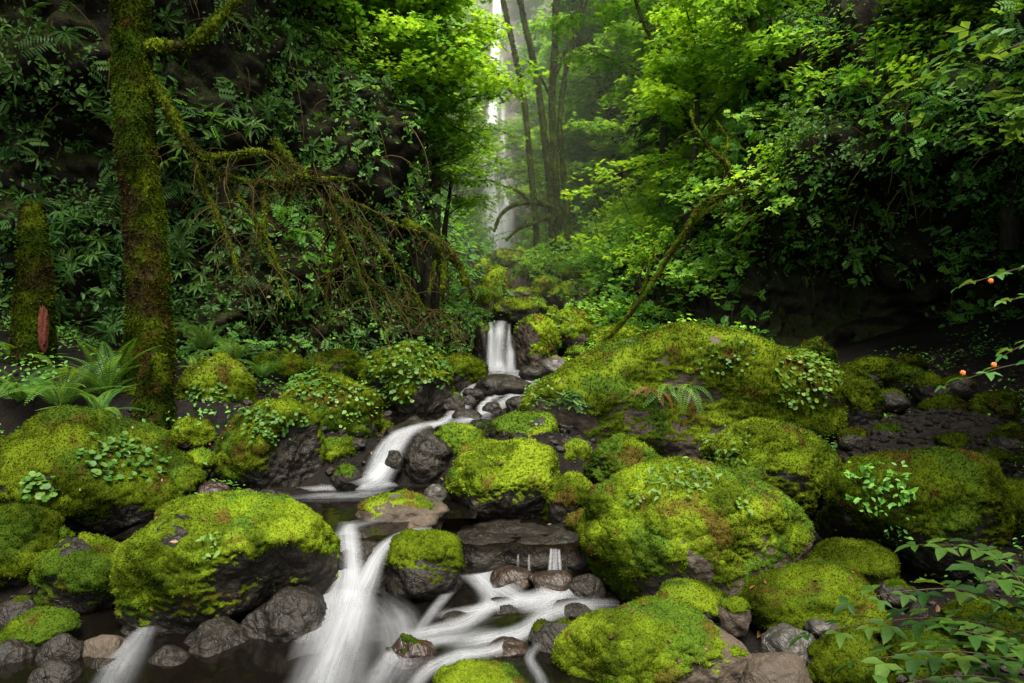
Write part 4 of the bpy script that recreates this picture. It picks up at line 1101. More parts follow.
patch('R2', (625, 490, 645, 510), 12, .03, 'tiny leaves on the left brow of the biggest front boulder')
patch('R3', (706, 434, 760, 475), 80, .045, 'small leaves on the left flank of the sloping boulder', proto=OVAL, lift=(.02, .08))
patch('R1', (775, 350, 838, 412), 260, .055, 'leafy mat on the right end of the huge boulder')
patch('R1', (525, 385, 580, 440), 120, .06, 'leafy plants on the low left shoulder of the huge boulder', proto=OVAL, lift=(.02, .1))
patch('R1', (545, 395, 590, 425), 36, .12, 'bright fern-like leaves at the left end of the huge boulder', proto=PINN, lift=(.02, .08), tilt=.6)
patch('R1', (690, 340, 760, 380), 60, .04, 'sparse tiny leaves across the top of the huge boulder')
patch('R4', (848, 478, 920, 520), 110, .06, 'leafy dark plant trailing over the left shoulder of the shaded boulder', mat='lf_mid', proto=OVAL, lift=(.03, .16), tilt=.6)
patch('R4', (880, 520, 920, 555), 30, .04, 'few dark leaves low on the face of the shaded boulder', mat='lf_mid', proto=OVAL)
patch('B2', (555, 320, 585, 345), 60, .07, 'leaves on the mossy boulder leaning by the upper fall')
patch('B10', (555, 284, 590, 312), 80, .12, 'bushy leaves on the brown rock up the gorge', proto=OVAL)
patch('B8', (482, 270, 506, 310), 60, .10, 'small plants on the tall green rock above the upper fall', proto=OVAL)
patch('B13', (560, 352, 590, 374), 60, .09, 'leafy tuft at the foot of the leaning log', proto=OVAL) if 'MV' in STONES['B13'] else None

# ------------------------------------------------------------------ ferns
frond_me = {}
def frond_mesh(kind, mat):
    if (kind, mat) not in frond_me:
        pr = FROND if kind == 'hi' else FROND_LO
        frond_me[kind, mat] = [make_mesh('frond', (P_frond(34, a_, w_) if kind == 'hi' else P_frond(16, a_, w_))[0], [pr[1] if kind != 'hi' else P_frond(34, a_, w_)[1]] if kind == 'hi' else [P_frond(16, a_, w_)[1]], True,
                                fattr=None, mats=[M[mat]]) for a_, w_ in ((.5, .15), (.75, .13), (.95, .14))]
        for i, me in enumerate(frond_me[kind, mat]):
            at_ = me.attributes.new('rnd', 'FLOAT', 'POINT')
            at_.data.foreach_set('value', np.full(len(me.vertices), .25 + .3 * i, np.float32))
    return frond_me[kind, mat]
def fern(loc, size, nf, label, group='sword ferns', mat='fern', kind='hi', tiltr=(.25, 1.0), arc=(0, 6.28), name='fern'):
    root = thing(name, label, 'fern', tuple(loc), 0, group)
    ms = frond_mesh(kind, mat)
    for i in range(nf):
        o = bpy.data.objects.new('frond', ms[rng.integers(3)])
        COL.objects.link(o); o.parent = root
        az = arc[0] + (arc[1] - arc[0]) * (i + rng.uniform(-.3, .3)) / nf
        el = rng.uniform(*tiltr)
        o.rotation_euler = (el, rng.uniform(-.25, .25), az)
        s = size * rng.uniform(.7, 1.1)
        o.scale = (s, s, s)
    return root
def gz(x, y): return float(ground_z(np.array([x]), np.array([y]))[0])
def on_ground(px, Y, dz=0.0):
    x = (px - 512) / F * Y
    return np.array([x, Y, gz(x, Y) + dz])
def fp(px, py, Y): return at(px, py, Y)
fern(fp(108, 398, 7.2), .85, 17, 'largest sword fern with tall fronds left of the big mossy trunk', tiltr=(.5, 1.25))
fern(fp(60, 408, 6.9), .8, 15, 'broad fern with spreading fronds behind the large domed boulder')
fern(fp(18, 402, 6.9), .75, 14, 'fern at the left edge above the large domed boulder')
fern(fp(100, 418, 6.5), .55, 12, 'low fern in front of the largest sword fern')
fern(fp(232, 362, 8.4), .6, 12, 'fern standing behind the mossy mound under the left cliff')
fern(fp(262, 378, 8.2), .5, 12, 'bright fern between the mossy mound and the pale-leaved boulder')
fern(fp(20, 372, 7.6), .7, 13, 'dark fern beside the red rotten stump')
fern(fp(205, 350, 8.8), .7, 12, 'shaded fern at the cliff foot right of the big mossy trunk')
fern(fp(196, 372, 7.7), .35, 9, 'small fern on the left side of the mossy mound')
fern(on_stone('R1', 668, 388), .55, 6, 'short fern hanging from the face of the huge boulder', tiltr=(-.9, .1), arc=(1.9, 4.4), kind='lo')
fern(on_stone('R1', 652, 392), .5, 5, 'brownish fern drooping below the brow of the huge boulder', mat='dry', tiltr=(-.9, .1), arc=(1.9, 4.4), kind='lo')
fern(on_stone('R1', 690, 384), .5, 5, 'pale fern hanging right of the brownish one on the huge boulder', tiltr=(-.9, .1), arc=(1.9, 4.4), kind='lo')
fern(on_stone('R1', 556, 408), .36, 9, 'bright spreading fern at the left shoulder of the huge boulder')
# ------------------------------------------------------------------ trees
def branch_path(p0, az, el, L, sag, n=7, curl=.25):
    pts = [np.array(p0, float)]
    d = np.array([math.cos(az) * math.cos(el), math.sin(az) * math.cos(el), math.sin(el)])
    for i in range(n - 1):
        d = d + rng.normal(size=3) * curl * .35 + np.array([0, 0, -sag / n])
        d /= np.linalg.norm(d)
        pts.append(pts[-1] + d * L / (n - 1))
    return np.array(pts)

def spray(loc, R, n, rad, flat=.14):
    a = rng.uniform(0, 6.283, n); r = rad * np.sqrt(rng.random(n))
    off = np.c_[np.cos(a) * r, np.sin(a) * r, rng.normal(size=n) * rad * flat]
    return loc + off

def broadleaf(H, r0, crown0, spread, proto, leaf, mat, nb=14, nsub=5, nspray=3, nleaf=22, srad=.42, barkm='bark', lean=.06, el=(.15, .8), trunk_seg=10, rootd=3.0):
    """returns list of (part name, mesh)"""
    n = 14
    t = np.linspace(0, 1, n)
    path = np.c_[lean * H * t ** 1.5 + .02 * H * np.sin(t * 5 + rng.uniform(0, 6)), .02 * H * np.sin(t * 4 + rng.uniform(0, 6)), H * t]
    wood = Acc()
    wood.add(*tube(np.vstack([[0, 0, -rootd], path]), np.r_[r0 * 1.4, r0 * (1 - .8 * t) + .35 * r0 * np.exp(-t * 18)], trunk_seg, True, .18, 5))
    lv = Acc()
    L_, N_ = [], []
    for b in range(nb):
        u = crown0 + (1 - crown0) * (b + rng.random()) / nb
        p0 = np.array([np.interp(u, t, path[:, k]) for k in range(3)])
        az = b * 2.4 + rng.uniform(-.5, .5)
        Lb = spread * (1.15 - .75 * ((u - crown0) / (1 - crown0)) ** 1.6) * rng.uniform(.7, 1.15)
        bp = branch_path(p0, az, rng.uniform(*el), Lb, .5)
        wood.add(*tube(bp, np.linspace(r0 * .28, r0 * .05, len(bp)), 6, False))
        for s in range(nsub):
            q = (s + .6 + .4 * rng.random()) / nsub
            i = min(len(bp) - 1, int(q * (len(bp) - 1)))
            sp = branch_path(bp[i], az + rng.uniform(-1.3, 1.3), rng.uniform(-.15, .45), Lb * .38, .4, 5)
            wood.add(*tube(sp, np.linspace(r0 * .10, r0 * .02, 5), 4, False))
            for w_ in range(nspray):
                c = sp[min(4, 1 + w_ * 4 // max(1, nspray))] + rng.normal(size=3) * .12
                P = spray(c, None, nleaf, srad * rng.uniform(.6, 1.2))
                P[:, 2] -= .25 * ((P[:, :2] - c[:2]) ** 2).sum(1) / srad
                nn = np.array([0, 0, 1.0]) + rng.normal(size=(nleaf, 3)) * .32 + np.c_[(P[:, :2] - c[:2]) * .5, np.zeros(nleaf)]
                L_.append(P); N_.append(nn)
    P = np.concatenate(L_); N = np.concatenate(N_)
    scatter(lv, proto, P, rotmats(N, rng.uniform(0, 6.3, len(P))), leaf * rng.uniform(.6, 1.2, len(P)))
    return [('trunk', wood.mesh('trunk', M[barkm])), ('crown', lv.mesh('crown', M[mat], False))]

def conifer(H, r0, crown0, spread, nwh=26, per=6, bl=.5):
    t = np.linspace(0, 1, 12)
    path = np.c_[.01 * H * np.sin(t * 4), 0 * t, H * t]
    wood = Acc(); wood.add(*tube(np.vstack([[0, 0, -3.0], path]), np.r_[r0 * 1.1, r0 * (1 - .92 * t)], 10, True, .15, 5))
    L_, R_, S_ = [], [], []
    for w_ in range(nwh):
        u = crown0 + (1 - crown0) * (w_ + rng.uniform(0, .6)) / nwh
        for k in range(per):
            az = k * 6.283 / per + rng.uniform(-.5, .5) + w_
            Lb = spread * (1.08 - u) / (1.08 - crown0) * rng.uniform(.6, 1.1) + .2
            bp = branch_path([0, 0, H * u], az, rng.uniform(-.15, .2), Lb, .75, 6, .12)
            wood.add(*tube(bp, np.linspace(r0 * .13, .006, 6), 4, False))
            for i in range(1, 6):
                d = bp[i] - bp[i - 1]
                for s in (-1, 1, 0):
                    if s == 0 and i < 5: continue
                    a2 = math.atan2(d[1], d[0]) + s * rng.uniform(.6, 1.1)
                    L_.append(bp[i] + rng.normal(size=3) * .03); R_.append([math.cos(a2), math.sin(a2), -.35 + rng.normal() * .15])
                    S_.append(bl * rng.uniform(.6, 1.2) * (1.25 - .13 * i))
    L_, R_ = np.array(L_), np.array(R_)
    lv = Acc()
    scatter(lv, BOUGH, L_, frames_dir(R_, np.array([[0, 0, 1.0]])), np.array(S_))
    return [('trunk', wood.mesh('trunk', M['bark'])), ('crown', lv.mesh('crown', M['needle'], False))]

def shrub(H, proto, leaf, mat, ns=9, nleaf=26, spread=.8, layer=True, sag=1.0, el=(.5, 1.35)):
    st, lv = Acc(), Acc()
    L_, N_ = [], []
    for s in range(ns):
        bp = branch_path(rng.normal(size=3) * [.06, .06, 0], s * 2.4 + rng.uniform(-.5, .5), rng.uniform(*el), H * rng.uniform(.6, 1.1), sag, 8, .25)
        st.add(*tube(bp, np.linspace(.012 * H, .003, 8), 4, False))
        for k in range(nleaf):
            q = .25 + .75 * rng.random() ** .7
            f = q * 7; i = int(min(6, f)); p = bp[i] + (bp[i + 1] - bp[i]) * (f - i)
            L_.append(p + rng.normal(size=3) * [.12 * H * spread, .12 * H * spread, .035 * H])
            N_.append(np.array([0, 0, 1.0]) + rng.normal(size=3) * (.35 if layer else .7))
    P, N = np.array(L_), np.array(N_)
    scatter(lv, proto, P, rotmats(N, rng.uniform(0, 6.3, len(P))), leaf * rng.uniform(.6, 1.2, len(P)))
    return [('stem', st.mesh('stem', M['twig'])), ('foliage', lv.mesh('foliage', M[mat], False))]

PROTO = {}
def place(kind, name, label, cat, loc, rotz=None, scale=1.0, group=None):
    rotz = rng.uniform(0, 6.28) if rotz is None else rotz
    e = PROTO[kind]
    if e[1] is None:
        r = thing(name, label, cat, tuple(loc), rotz, group, scale)
        for nm, me in e[0]: obj(nm, me, r)
        e[1] = r
        return r
    r = dup(e[1], tuple(loc), rotz, scale, label, group)
    r.name = name
    return r

PROTO['maple_near'] = [broadleaf(5.5, .12, .25, 2.3, MAPLE, .15, 'lf_bright', 15, 5, 3, 20, .42), None]
PROTO['maple_mid'] = [broadleaf(5.5, .12, .25, 2.4, MAPLE, .14, 'lf_mid', 15, 5, 3, 20, .45), None]
PROTO['maple_dark'] = [broadleaf(6, .14, .3, 2.6, TREF, .16, 'lf_dark', 16, 5, 3, 22, .5), None]
PROTO['far_a'] = [broadleaf(13, .22, .22, 3.2, TREF, .24, 'lf_bright', 26, 5, 3, 20, .7, 'bark_moss'), None]
PROTO['far_b'] = [broadleaf(14, .26, .18, 3.6, TREF, .25, 'lf_mid', 28, 5, 3, 20, .75, 'bark'), None]
PROTO['far_c'] = [broadleaf(9, .15, .15, 2.8, TREF, .22, 'lf_bright', 22, 5, 3, 20, .65, 'bark'), None]
PROTO['conifer_a'] = [conifer(17, .26, .12, 2.6), None]
PROTO['conifer_b'] = [conifer(11, .18, .08, 2.2, 22, 6, .45), None]
PROTO['shrub_layer'] = [shrub(1.3, MAPLE, .13, 'lf_bright', 10, 26), None]
PROTO['shrub_bright'] = [shrub(1.4, TREF, .14, 'lf_bright', 11, 34), None]
PROTO['shrub_dark'] = [shrub(1.1, OVAL, .11, 'lf_dark', 11, 36, .9, False), None]
PROTO['whorl_plant'] = [shrub(.9, WHORL, .26, 'lf_dark', 8, 7, .7, False, 1.4, (.1, 1.1)), None]
PROTO['pinnate_plant'] = [shrub(1.0, PINN, .26, 'lf_mid', 9, 9, .7, False, 1.3, (.2, 1.2)), None]

# --- the big mossy trunk on the left
def mossy_tube(path, rad, seg, rows, seed, tone=1.0, lumps=.16, tuft_px=None, brown=.5):
    P = smooth_path(path, rows); n = len(path)
    r = np.interp(np.linspace(0, 1, rows), np.linspace(0, 1, n), rad)
    V, T3, Qd = tube(P, r, seg, True)
    T = np.vstack([T3, Qd[:, [0, 1, 2]], Qd[:, [0, 2, 3]]])
    N = vnormals(V, T)
    rm = np.mean(r)
    f = .5 / rm * .35
    l1 = fbm(V * np.array([f * 1.6, f * 1.6, f]) + seed, 4); l2 = np.abs(fbm(V * f * 5 + seed, 3))
    V = V + N * ((lumps * l1 + .10 * l2) * rm)[:, None]
    N = vnormals(V, T)
    col = moss_col(V, l1 + l2 * .5 - .3, seed, tone)
    br = sstep(.0, .5, fbm(V * f * 1.5 + seed + 9, 4))[:, None] * brown
    col = col * (1 - br) + np.array([.035, .024, .012]) * tone * br * (1 + l2[:, None])
    acc = Acc(); acc.add(V, T, None, col=col)
    if tuft_px:
        area = 0.5 * np.linalg.norm(np.cross(V[T[:, 1]] - V[T[:, 0]], V[T[:, 2]] - V[T[:, 0]]), axis=1)
        nt_ = int(min(50000, area.sum() / (tuft_px ** 2 * 2)))
        Pp, Nn, kf, wt = tri_sample(V, T, N, nt_)
        dirn = Nn + .6 * rng.normal(size=Nn.shape) + np.array([0, 0, -.6])
        W = np.einsum('nij,vj->nvi', rotmats(dirn, rng.uniform(0, 6.3, nt_)), np.array([[-.3, 0, 0], [.3, 0, 0], [0, 0, 1.0]])) * (tuft_px * rng.uniform(1.5, 4, nt_))[:, None, None] + (Pp - Nn * .004)[:, None]
        cc = (col[T[kf]] * wt[:, :, None]).sum(1) * rng.uniform(.5, 1.8, nt_)[:, None]
        acc.add(W.reshape(-1, 3), np.arange(nt_ * 3).reshape(-1, 3), None, col=np.repeat(cc, 3, 0))
    return acc

Yt = 7.5
trunk_pts = [at(150, 425, Yt), at(148, 385, Yt), at(147, 330, Yt), at(144, 255, Yt), at(140, 180, Yt), at(134, 90, Yt), at(128, 0, Yt), at(122, -90, Yt + .1), at(118, -200, Yt + .2), at(116, -330, Yt + .3)]
big = thing('mossy_tree', 'big tree with thick moss-clad trunk rising out of the picture at left', 'tree', tuple(trunk_pts[0]))
c0 = trunk_pts[0]
obj('trunk', mossy_tube([p - c0 for p in trunk_pts], [.30, .235, .20, .185, .175, .175, .18, .17, .16, .12], 72, 420, 5.0, .4, .3, Yt / F, .95).mesh('trunk', M['moss']), big)
def limb(parent, c, pts, r0, r1, tone=.55, seg=12, ntw=0, tw=(.3, .8), tr=.006, hang=.5, name='branch'):
    pts = [np.asarray(p) - c for p in pts]
    a = mossy_tube(pts, [r0 + (r1 - r0) * i / (len(pts) - 1) for i in range(len(pts))], seg, 70, float(rng.uniform(0, 50)), tone, .35, .012, .5)
    P = smooth_path(pts, 40)
    for k in range(ntw):
        i = rng.integers(6, 40)
        tp = branch_path(P[i], rng.uniform(-2.6, .4), rng.uniform(-1.0, .4), rng.uniform(*tw), 1.2 * hang, 8, .35)
        tv, t3, tq = tube(tp, np.linspace(tr, .002, 8), 4, False)
        a.add(tv, None, tq, col=np.tile([.045, .036, .014], (len(tv), 1)) * rng.uniform(.5, 1.3))
        for z_ in range(2):
            tp2 = branch_path(tp[rng.integers(2, 7)], rng.uniform(-3.1, .6), rng.uniform(-1.2, .3), rng.uniform(*tw) * .5, 1.0 * hang, 6, .4)
            tv, t3, tq = tube(tp2, np.linspace(tr * .6, .0015, 6), 3, False)
            a.add(tv, None, tq, col=np.tile([.04, .033, .012], (len(tv), 1)) * rng.uniform(.5, 1.3))
    return obj(name, a.mesh(name, M['moss']), parent)
L = lambda *a: [at(x, y, Y) for x, y, Y in a]
limb(big, c0, L((140, 50, 7.5), (160, 46, 7.5), (184, 46, 7.6), (204, 34, 7.7), (220, 18, 7.8), (240, -6, 7.9), (262, -40, 8.1)), .075, .05, .6, ntw=5)
limb(big, c0, L((142, 70, 7.5), (162, 96, 7.5), (178, 128, 7.55), (190, 146, 7.6), (204, 156, 7.65), (228, 158, 7.7)), .07, .05, .5, ntw=4)
# crown of the big tree, above the frame
cr = broadleaf(7, .05, .3, 3.0, MAPLE, .16, 'lf_mid', 16, 5, 3, 24, .55)
o = obj('crown', cr[1][1], big, tuple(np.array(trunk_pts[8]) - c0 + np.array([-.6, .3, -1.6])))

# tangle of mossy dead limbs leaning on the left cliff
md = at(205, 150, 7.9)
deadl = thing('dead_branch', 'tangle of drooping mossy dead limbs spread over the left cliff', 'branch', tuple(md))
for pts, r0, r1, nt in [
    (L((166, 100, 7.9), (176, 125, 7.9), (192, 150, 7.9), (200, 180, 7.85), (212, 205, 7.8), (226, 235, 7.8), (240, 276, 7.75)), .05, .02, 12),
    (L((186, 140, 7.9), (204, 158, 7.9), (232, 156, 7.9), (250, 152, 7.95), (272, 156, 8.1), (300, 178, 8.3), (318, 182, 8.4), (334, 180, 8.4)), .055, .018, 24),
    (L((200, 155, 7.9), (214, 172, 7.85), (240, 180, 7.9), (268, 186, 8.1), (300, 186, 8.3), (330, 178, 8.5), (352, 180, 8.7)), .05, .015, 14),
    (L((268, 160, 8.1), (282, 182, 8.1), (296, 176, 8.2), (318, 180, 8.3)), .03, .02, 8),
    (L((272, 140, 8.6), (300, 172, 8.6), (322, 190, 8.6), (340, 226, 8.6), (352, 262, 8.6), (372, 300, 8.6), (384, 330, 8.7)), .055, .018, 28),
    (L((296, 176, 8.5), (322, 186, 8.5), (346, 206, 8.6), (366, 232, 8.8), (392, 262, 9.0), (416, 296, 9.2), (434, 324, 9.3)), .045, .014, 30),
    (L((262, 180, 8.1), (266, 206, 8.05), (264, 232, 8.0), (276, 262, 7.95), (290, 300, 7.9)), .035, .012, 10),
    (L((220, 172, 7.9), (238, 196, 7.9), (256, 220, 7.9), (262, 250, 7.9), (286, 282, 7.9)), .03, .010, 10),
    (L((340, 230, 8.7), (336, 262, 8.7), (326, 290, 8.7), (330, 322, 8.7)), .03, .010, 10),
    (L((330, 200, 8.7), (360, 205, 8.9), (392, 222, 9.1), (420, 232, 9.3)), .03, .008, 14),
    (L((352, 262, 8.7), (380, 290, 8.9), (404, 306, 9.1), (438, 312, 9.3), (452, 324, 9.3)), .026, .006, 22)]:
    limb(deadl, md, pts, r0, r1, .62, 10, nt, (.3, .95), .008, .9)

# drooping moss-swollen boughs on the nose of the left cliff
mb = at(425, 240, 11.4)
mbt = thing('mossy_bough', 'drooping yellow-green moss-swollen boughs on the nose of the left cliff', 'branch', tuple(mb))
for pts, r0, r1 in [(L((405, 222, 11.5), (424, 232, 11.4), (438, 248, 11.3), (444, 272, 11.3), (442, 298, 11.3)), .10, .05),
                    (L((424, 232, 11.5), (446, 246, 11.4), (458, 262, 11.4), (464, 284, 11.5)), .08, .05),
                    (L((440, 250, 11.4), (434, 270, 11.3), (430, 292, 11.3)), .06, .03),
                    (L((450, 256, 11.6), (464, 274, 11.7), (472, 296, 11.8)), .07, .04)]:
    limb(mbt, mb, pts, r0 * .7, r1 * .7, .7, 14, 6, (.2, .5), .010, 1.4)

# --- rotten stump at the left edge
sp = [at(36, 405, 7.6), at(35, 380, 7.6), at(34, 330, 7.6), at(33, 280, 7.6), at(32, 245, 7.6), at(31, 205, 7.65)]
stump = thing('dead_stump', 'leaning mossy dead stump with red rotten wood at the left edge', 'stump', tuple(sp[0]))
obj('trunk', mossy_tube([p - sp[0] for p in sp], [.27, .21, .19, .175, .16, .1], 48, 200, 31.0, .32, .28, .011, .85).mesh('trunk', M['moss']), stump)
hp = at(43, 330, 7.45) - sp[0]
Us, Ts = ico(4)
hv = Us * (1 + .25 * fbm(Us * 2.5, 3))[:, None] * np.array([.05, .05, .26])
obj('rotten_wood', make_mesh('rotten_wood', hv + hp, [Ts], True, mats=[M['rot']]), stump)

# snag of roots in front of the big trunk foot
sn = at(158, 412, 7.1)
snag = thing('root_snag', 'small dark mossy snag standing at the foot of the big trunk', 'stump', tuple(sn))
obj('trunk', mossy_tube([np.zeros(3) - [0, 0, .15], np.array([.0, 0, .2]), np.array([-.03, 0, .42]), np.array([-.02, .05, .6])], [.2, .17, .15, .08], 36, 80, 12.0, .35, .45, .011, .85).mesh('trunk', M['moss']), snag)

# --- leaning log on the right
lg = L((578, 362, 13.3), (600, 345, 13.0), (626, 318, 12.6), (650, 286, 12.3), (672, 252, 12.1), (696, 220, 12.0), (716, 204, 12.0))
log = thing('fallen_tree', 'leaning mossy fallen tree with pale broken end right of the upper fall', 'tree', tuple(lg[0]))
obj('broken_end', (lambda a: (a.add(*tube([p - lg[0] for p in (lg[0], .5 * (lg[0] + lg[1]), lg[1])], [0.02, .042, .046], 14, True, .2, 8)), a)[1])(Acc()).mesh('broken_end', M['wood']), log)
obj('trunk', mossy_tube([p - lg[0] for p in (lg[1], *lg[2:])], [.045, .045, .043, .042, .04, .038], 20, 120, 8.0, 1.0, .3, .008, .6).mesh('trunk', M['moss']), log)
for pts, r0, r1, nt in [
    (L((700, 215, 12), (720, 196, 12), (742, 180, 12), (762, 176, 12), (790, 180, 12)), .042, .025, 8),
    (L((668, 255, 12), (684, 232, 11.9), (700, 205, 11.9), (716, 196, 11.9), (748, 190, 11.9)), .036, .025, 6),
    (L((742, 184, 12), (728, 165, 12), (712, 150, 12), (696, 128, 12), (690, 110, 12.1)), .05, .015, 5),
    (L((735, 184, 12), (724, 160, 12.1), (728, 140, 12.2), (716, 120, 12.3)), .04, .012, 4),
    (L((640, 300, 12.4), (648, 272, 12.3), (655, 250, 12.3)), .03, .01, 3),
    (L((790, 180, 12), (812, 172, 12), (836, 165, 12), (862, 168, 12)), .04, .012, 6)]:
    limb(log, lg[0], pts, r0, r1, .8, 10, nt, (.3, .9), .008, .4)

# --- thin mossy trunks in the middle distance
def slim_tree(pts, r0, r1, label, limbs=(), crown=None, group='slim trees in the bright middle of the gorge'):
    g0 = np.array(pts[0], float); g0[2] = gz(g0[0], g0[1]) - .4
    pts = [g0] + list(pts) if g0[2] < pts[0][2] - .3 else pts
    base = np.asarray(pts[0])
    t = thing('slim_tree', label, 'tree', tuple(base), 0, group)
    obj('trunk', mossy_tube([p - base for p in pts], [r0 + (r1 - r0) * i / (len(pts) - 1) for i in range(len(pts))], 14, 160, float(rng.uniform(0, 90)), .5, .3, .018, .6).mesh('trunk', M['moss']), t)
    for lp, a_, b_ in limbs:
        limb(t, base, lp, a_, b_, .55, 8, 3, (.4, 1.0), .012, .3)
    if crown:
        me, off, s = crown
        obj('crown', me, t, tuple(np.asarray(pts[-1]) - base + [0, 0, -3.4]), (0, 0, rng.uniform(0, 6)), s)
    return t
crA = broadleaf(7, .07, .1, 2.6, TREF, .2, 'lf_bright', 18, 5, 3, 16, .6)[1][1]
crB = broadleaf(7, .07, .1, 2.6, TREF, .2, 'lf_mid', 18, 5, 3, 16, .6)[1][1]
Yc = 24.0
def top_off(pts): return np.asarray(pts[-1]) - np.asarray(pts[0]) + np.array([0, 0, -3.0])
tA = L((536, 230, Yc), (530, 160, Yc), (524, 100, Yc), (514, 50, Yc), (503, 0, Yc), (494, -60, Yc), (490, -130, Yc))
slim_tree(tA, 0.096, 0.067, 'leftmost slim mossy trunk curving over the tall waterfall', [(L((524, 100, Yc), (508, 88, Yc), (496, 70, Yc), (488, 62, Yc)), .06, .03)], (crA, top_off(tA), 1))
tB = L((553, 262, Yc), (551, 200, Yc), (546, 150, Yc), (540, 100, Yc), (533, 60, Yc), (524, 20, Yc), (517, -20, Yc), (508, -90, Yc), (504, -150, Yc))
slim_tree(tB, 0.115, 0.072, 'mossy trunk bending left beside the tallest straight one', [(L((552, 206, Yc), (530, 202, 23), (512, 206, 22.5), (500, 216, 22), (494, 232, 22)), .09, .04), (L((550, 215, Yc), (536, 222, 23), (520, 228, 22.5), (506, 240, 22)), .08, .03), (L((530, 202, 23), (516, 190, 22.5), (504, 186, 22), (490, 180, 22)), .05, .02)], None)
tC = L((559, 265, Yc), (557, 205, Yc), (554, 150, Yc), (552, 95, Yc), (555, 50, Yc), (556, 0, Yc), (557, -80, Yc), (558, -160, Yc))
slim_tree(tC, 0.120, 0.082, 'tallest straight mossy trunk in the bright middle', [(L((553, 80, Yc), (566, 50, Yc), (580, 20, Yc), (590, -10, Yc)), .07, .03), (L((552, 100, Yc), (540, 76, Yc), (528, 60, Yc)), .05, .02)], (crA, top_off(tC), 1.1))
tD = L((569, 270, Yc), (567, 205, Yc), (562, 160, Yc), (560, 120, Yc), (566, 70, Yc + 1), (578, 20, Yc + 1), (590, -50, Yc + 1))
slim_tree(tD, 0.096, 0.058, 'shorter mossy trunk touching the tallest straight one on its right', (), None)
tE = L((618, 190, 27), (611, 120, 27), (600, 92, 27), (588, 66, 27), (577, 38, 27), (570, -10, 27), (566, -80, 27))
slim_tree(tE, 0.120, 0.072, 'left-leaning trunk of the forked pair right of centre', (), None)
tF = L((620, 190, 27.3), (613, 120, 27.3), (611, 80, 27.3), (608, 40, 27.3), (604, 0, 27.3), (600, -80, 27.3))
slim_tree(tF, 0.120, 0.072, 'upright trunk of the forked pair right of centre', [(L((610, 60, 27.3), (600, 40, 27), (594, 16, 27)), .08, .04)], (crB, top_off(tF), 1.1))
tG = L((596, 165, 29), (594, 130, 29), (592, 95, 29), (590, 60, 29), (588, 10, 29), (586, -60, 29))
slim_tree(tG, 0.077, 0.048, 'thin dark pole trunk between the two forks of the gorge trees', (), (crA, top_off(tG), .7))
tH = L((722, 215, 17), (700, 150, 17), (684, 112, 17), (668, 70, 17), (650, 36, 17), (638, 8, 17), (626, -40, 17), (616, -100, 17))
slim_tree(tH, 0.043, 0.029, 'thin bare sapling leaning left over the green right slope', (), (crA, top_off(tH), .8))
tI = L((780, 120, 13.5), (768, 80, 13.5), (757, 40, 13.5), (746, 0, 13.5), (738, -50, 13.6))
slim_tree(tI, 0.062, 0.048, 'dark mossy trunk leaning left at the top of the right slope', [(L((766, 75, 13.5), (790, 50, 13.4), (805, 30, 13.3)), .05, .02)], (crB, top_off(tI), .8))

# --- overhanging and side trees
def tree_at(kind, label, px, py, Y, scale=1.0, rotz=None, group=None, name=None, down=0.0):
    """py is where the foot of the trunk stands"""
    p = at(px, py, Y); p[2] -= down
    return place(kind, name or {'c': 'conifer_tree'}.get(kind[0] if kind.startswith('conifer') else '', 'leafy_tree'), label, 'tree', p, rotz, scale, group)
GL = 'trees leaning over the left cliff'
tree_at('maple_near', 'bright maple spreading over the top of the left cliff', 385, 190, 13.0, 1.05, 1.0, GL)
tree_at('maple_near', 'bright maple with low branches by the gap to the tall waterfall', 432, 205, 13.5, .8, 2.0, GL)
tree_at('maple_near', 'bright maple sprays at the top between the big trunk and the gap', 330, 110, 11.6, .8, 4.0, GL)
tree_at('maple_near', 'slender bright maple in front of the others on the left cliff', 352, 165, 11.9, .75, 0.3, GL)
tree_at('maple_near', 'bright maple reaching toward the stream from the left cliff top', 418, 175, 12.4, .72, 5.0, GL)
tree_at('maple_mid', 'deeper green maple behind the bright ones on the left cliff', 370, 150, 13.5, 1.2, 3.0, GL)
tree_at('maple_mid', 'mid green maple low on the nose of the left cliff', 425, 235, 12.9, .6, .4, GL)
tree_at('maple_near', 'young bright maple right above the nose of the left cliff', 446, 250, 14.6, .5, .4, GL)
tree_at('maple_dark', 'dark tree on the cliff top behind the big trunk', 230, 60, 10.2, .9, 0.5, GL)
tree_at('maple_dark', 'dark tree at the top left corner on the cliff', 30, 10, 10.0, .8, 2.2, GL)
tree_at('conifer_b', 'conifer with feathery boughs on the left cliff top', 345, 130, 14.5, 1.0, 0, GL)
GR = 'trees on the right bank'
tree_at('maple_near', 'bright maple arching over the top right of the hollow', 905, 140, 13.2, .95, 1.2, GR)
tree_at('maple_near', 'bright maple in the top right corner', 1010, 90, 10.2, .8, 3.3, GR)
tree_at('maple_mid', 'mid green maple on the slope above the hollow', 845, 140, 14.4, 1.0, .2, GR)
tree_at('maple_near', 'bright maple behind the leaning fallen tree', 690, 225, 15.5, .9, .7, GR)
tree_at('maple_mid', 'broad mid green maple above the fork of the fallen tree', 760, 140, 17.0, .8, 2.7, GR)
tree_at('maple_near', 'bright maple at the upper middle of the right slope', 668, 185, 19, 1.1, 5.1, GR)
tree_at('conifer_a', 'tall dark conifer at the top of the right slope', 770, 150, 19, 1.0, 0.3, GR)
tree_at('conifer_b', 'smaller conifer left of the tall dark conifer', 690, 175, 21, 1.2, 2.3, GR)
tree_at('maple_dark', 'dark tree leaning in at the right edge over the hollow', 1110, 130, 9.6, .9, 2.3, GR)
tree_at('maple_dark', 'dark tree on the bank top above the right edge', 990, 30, 11.5, 1.1, 5.3, GR)
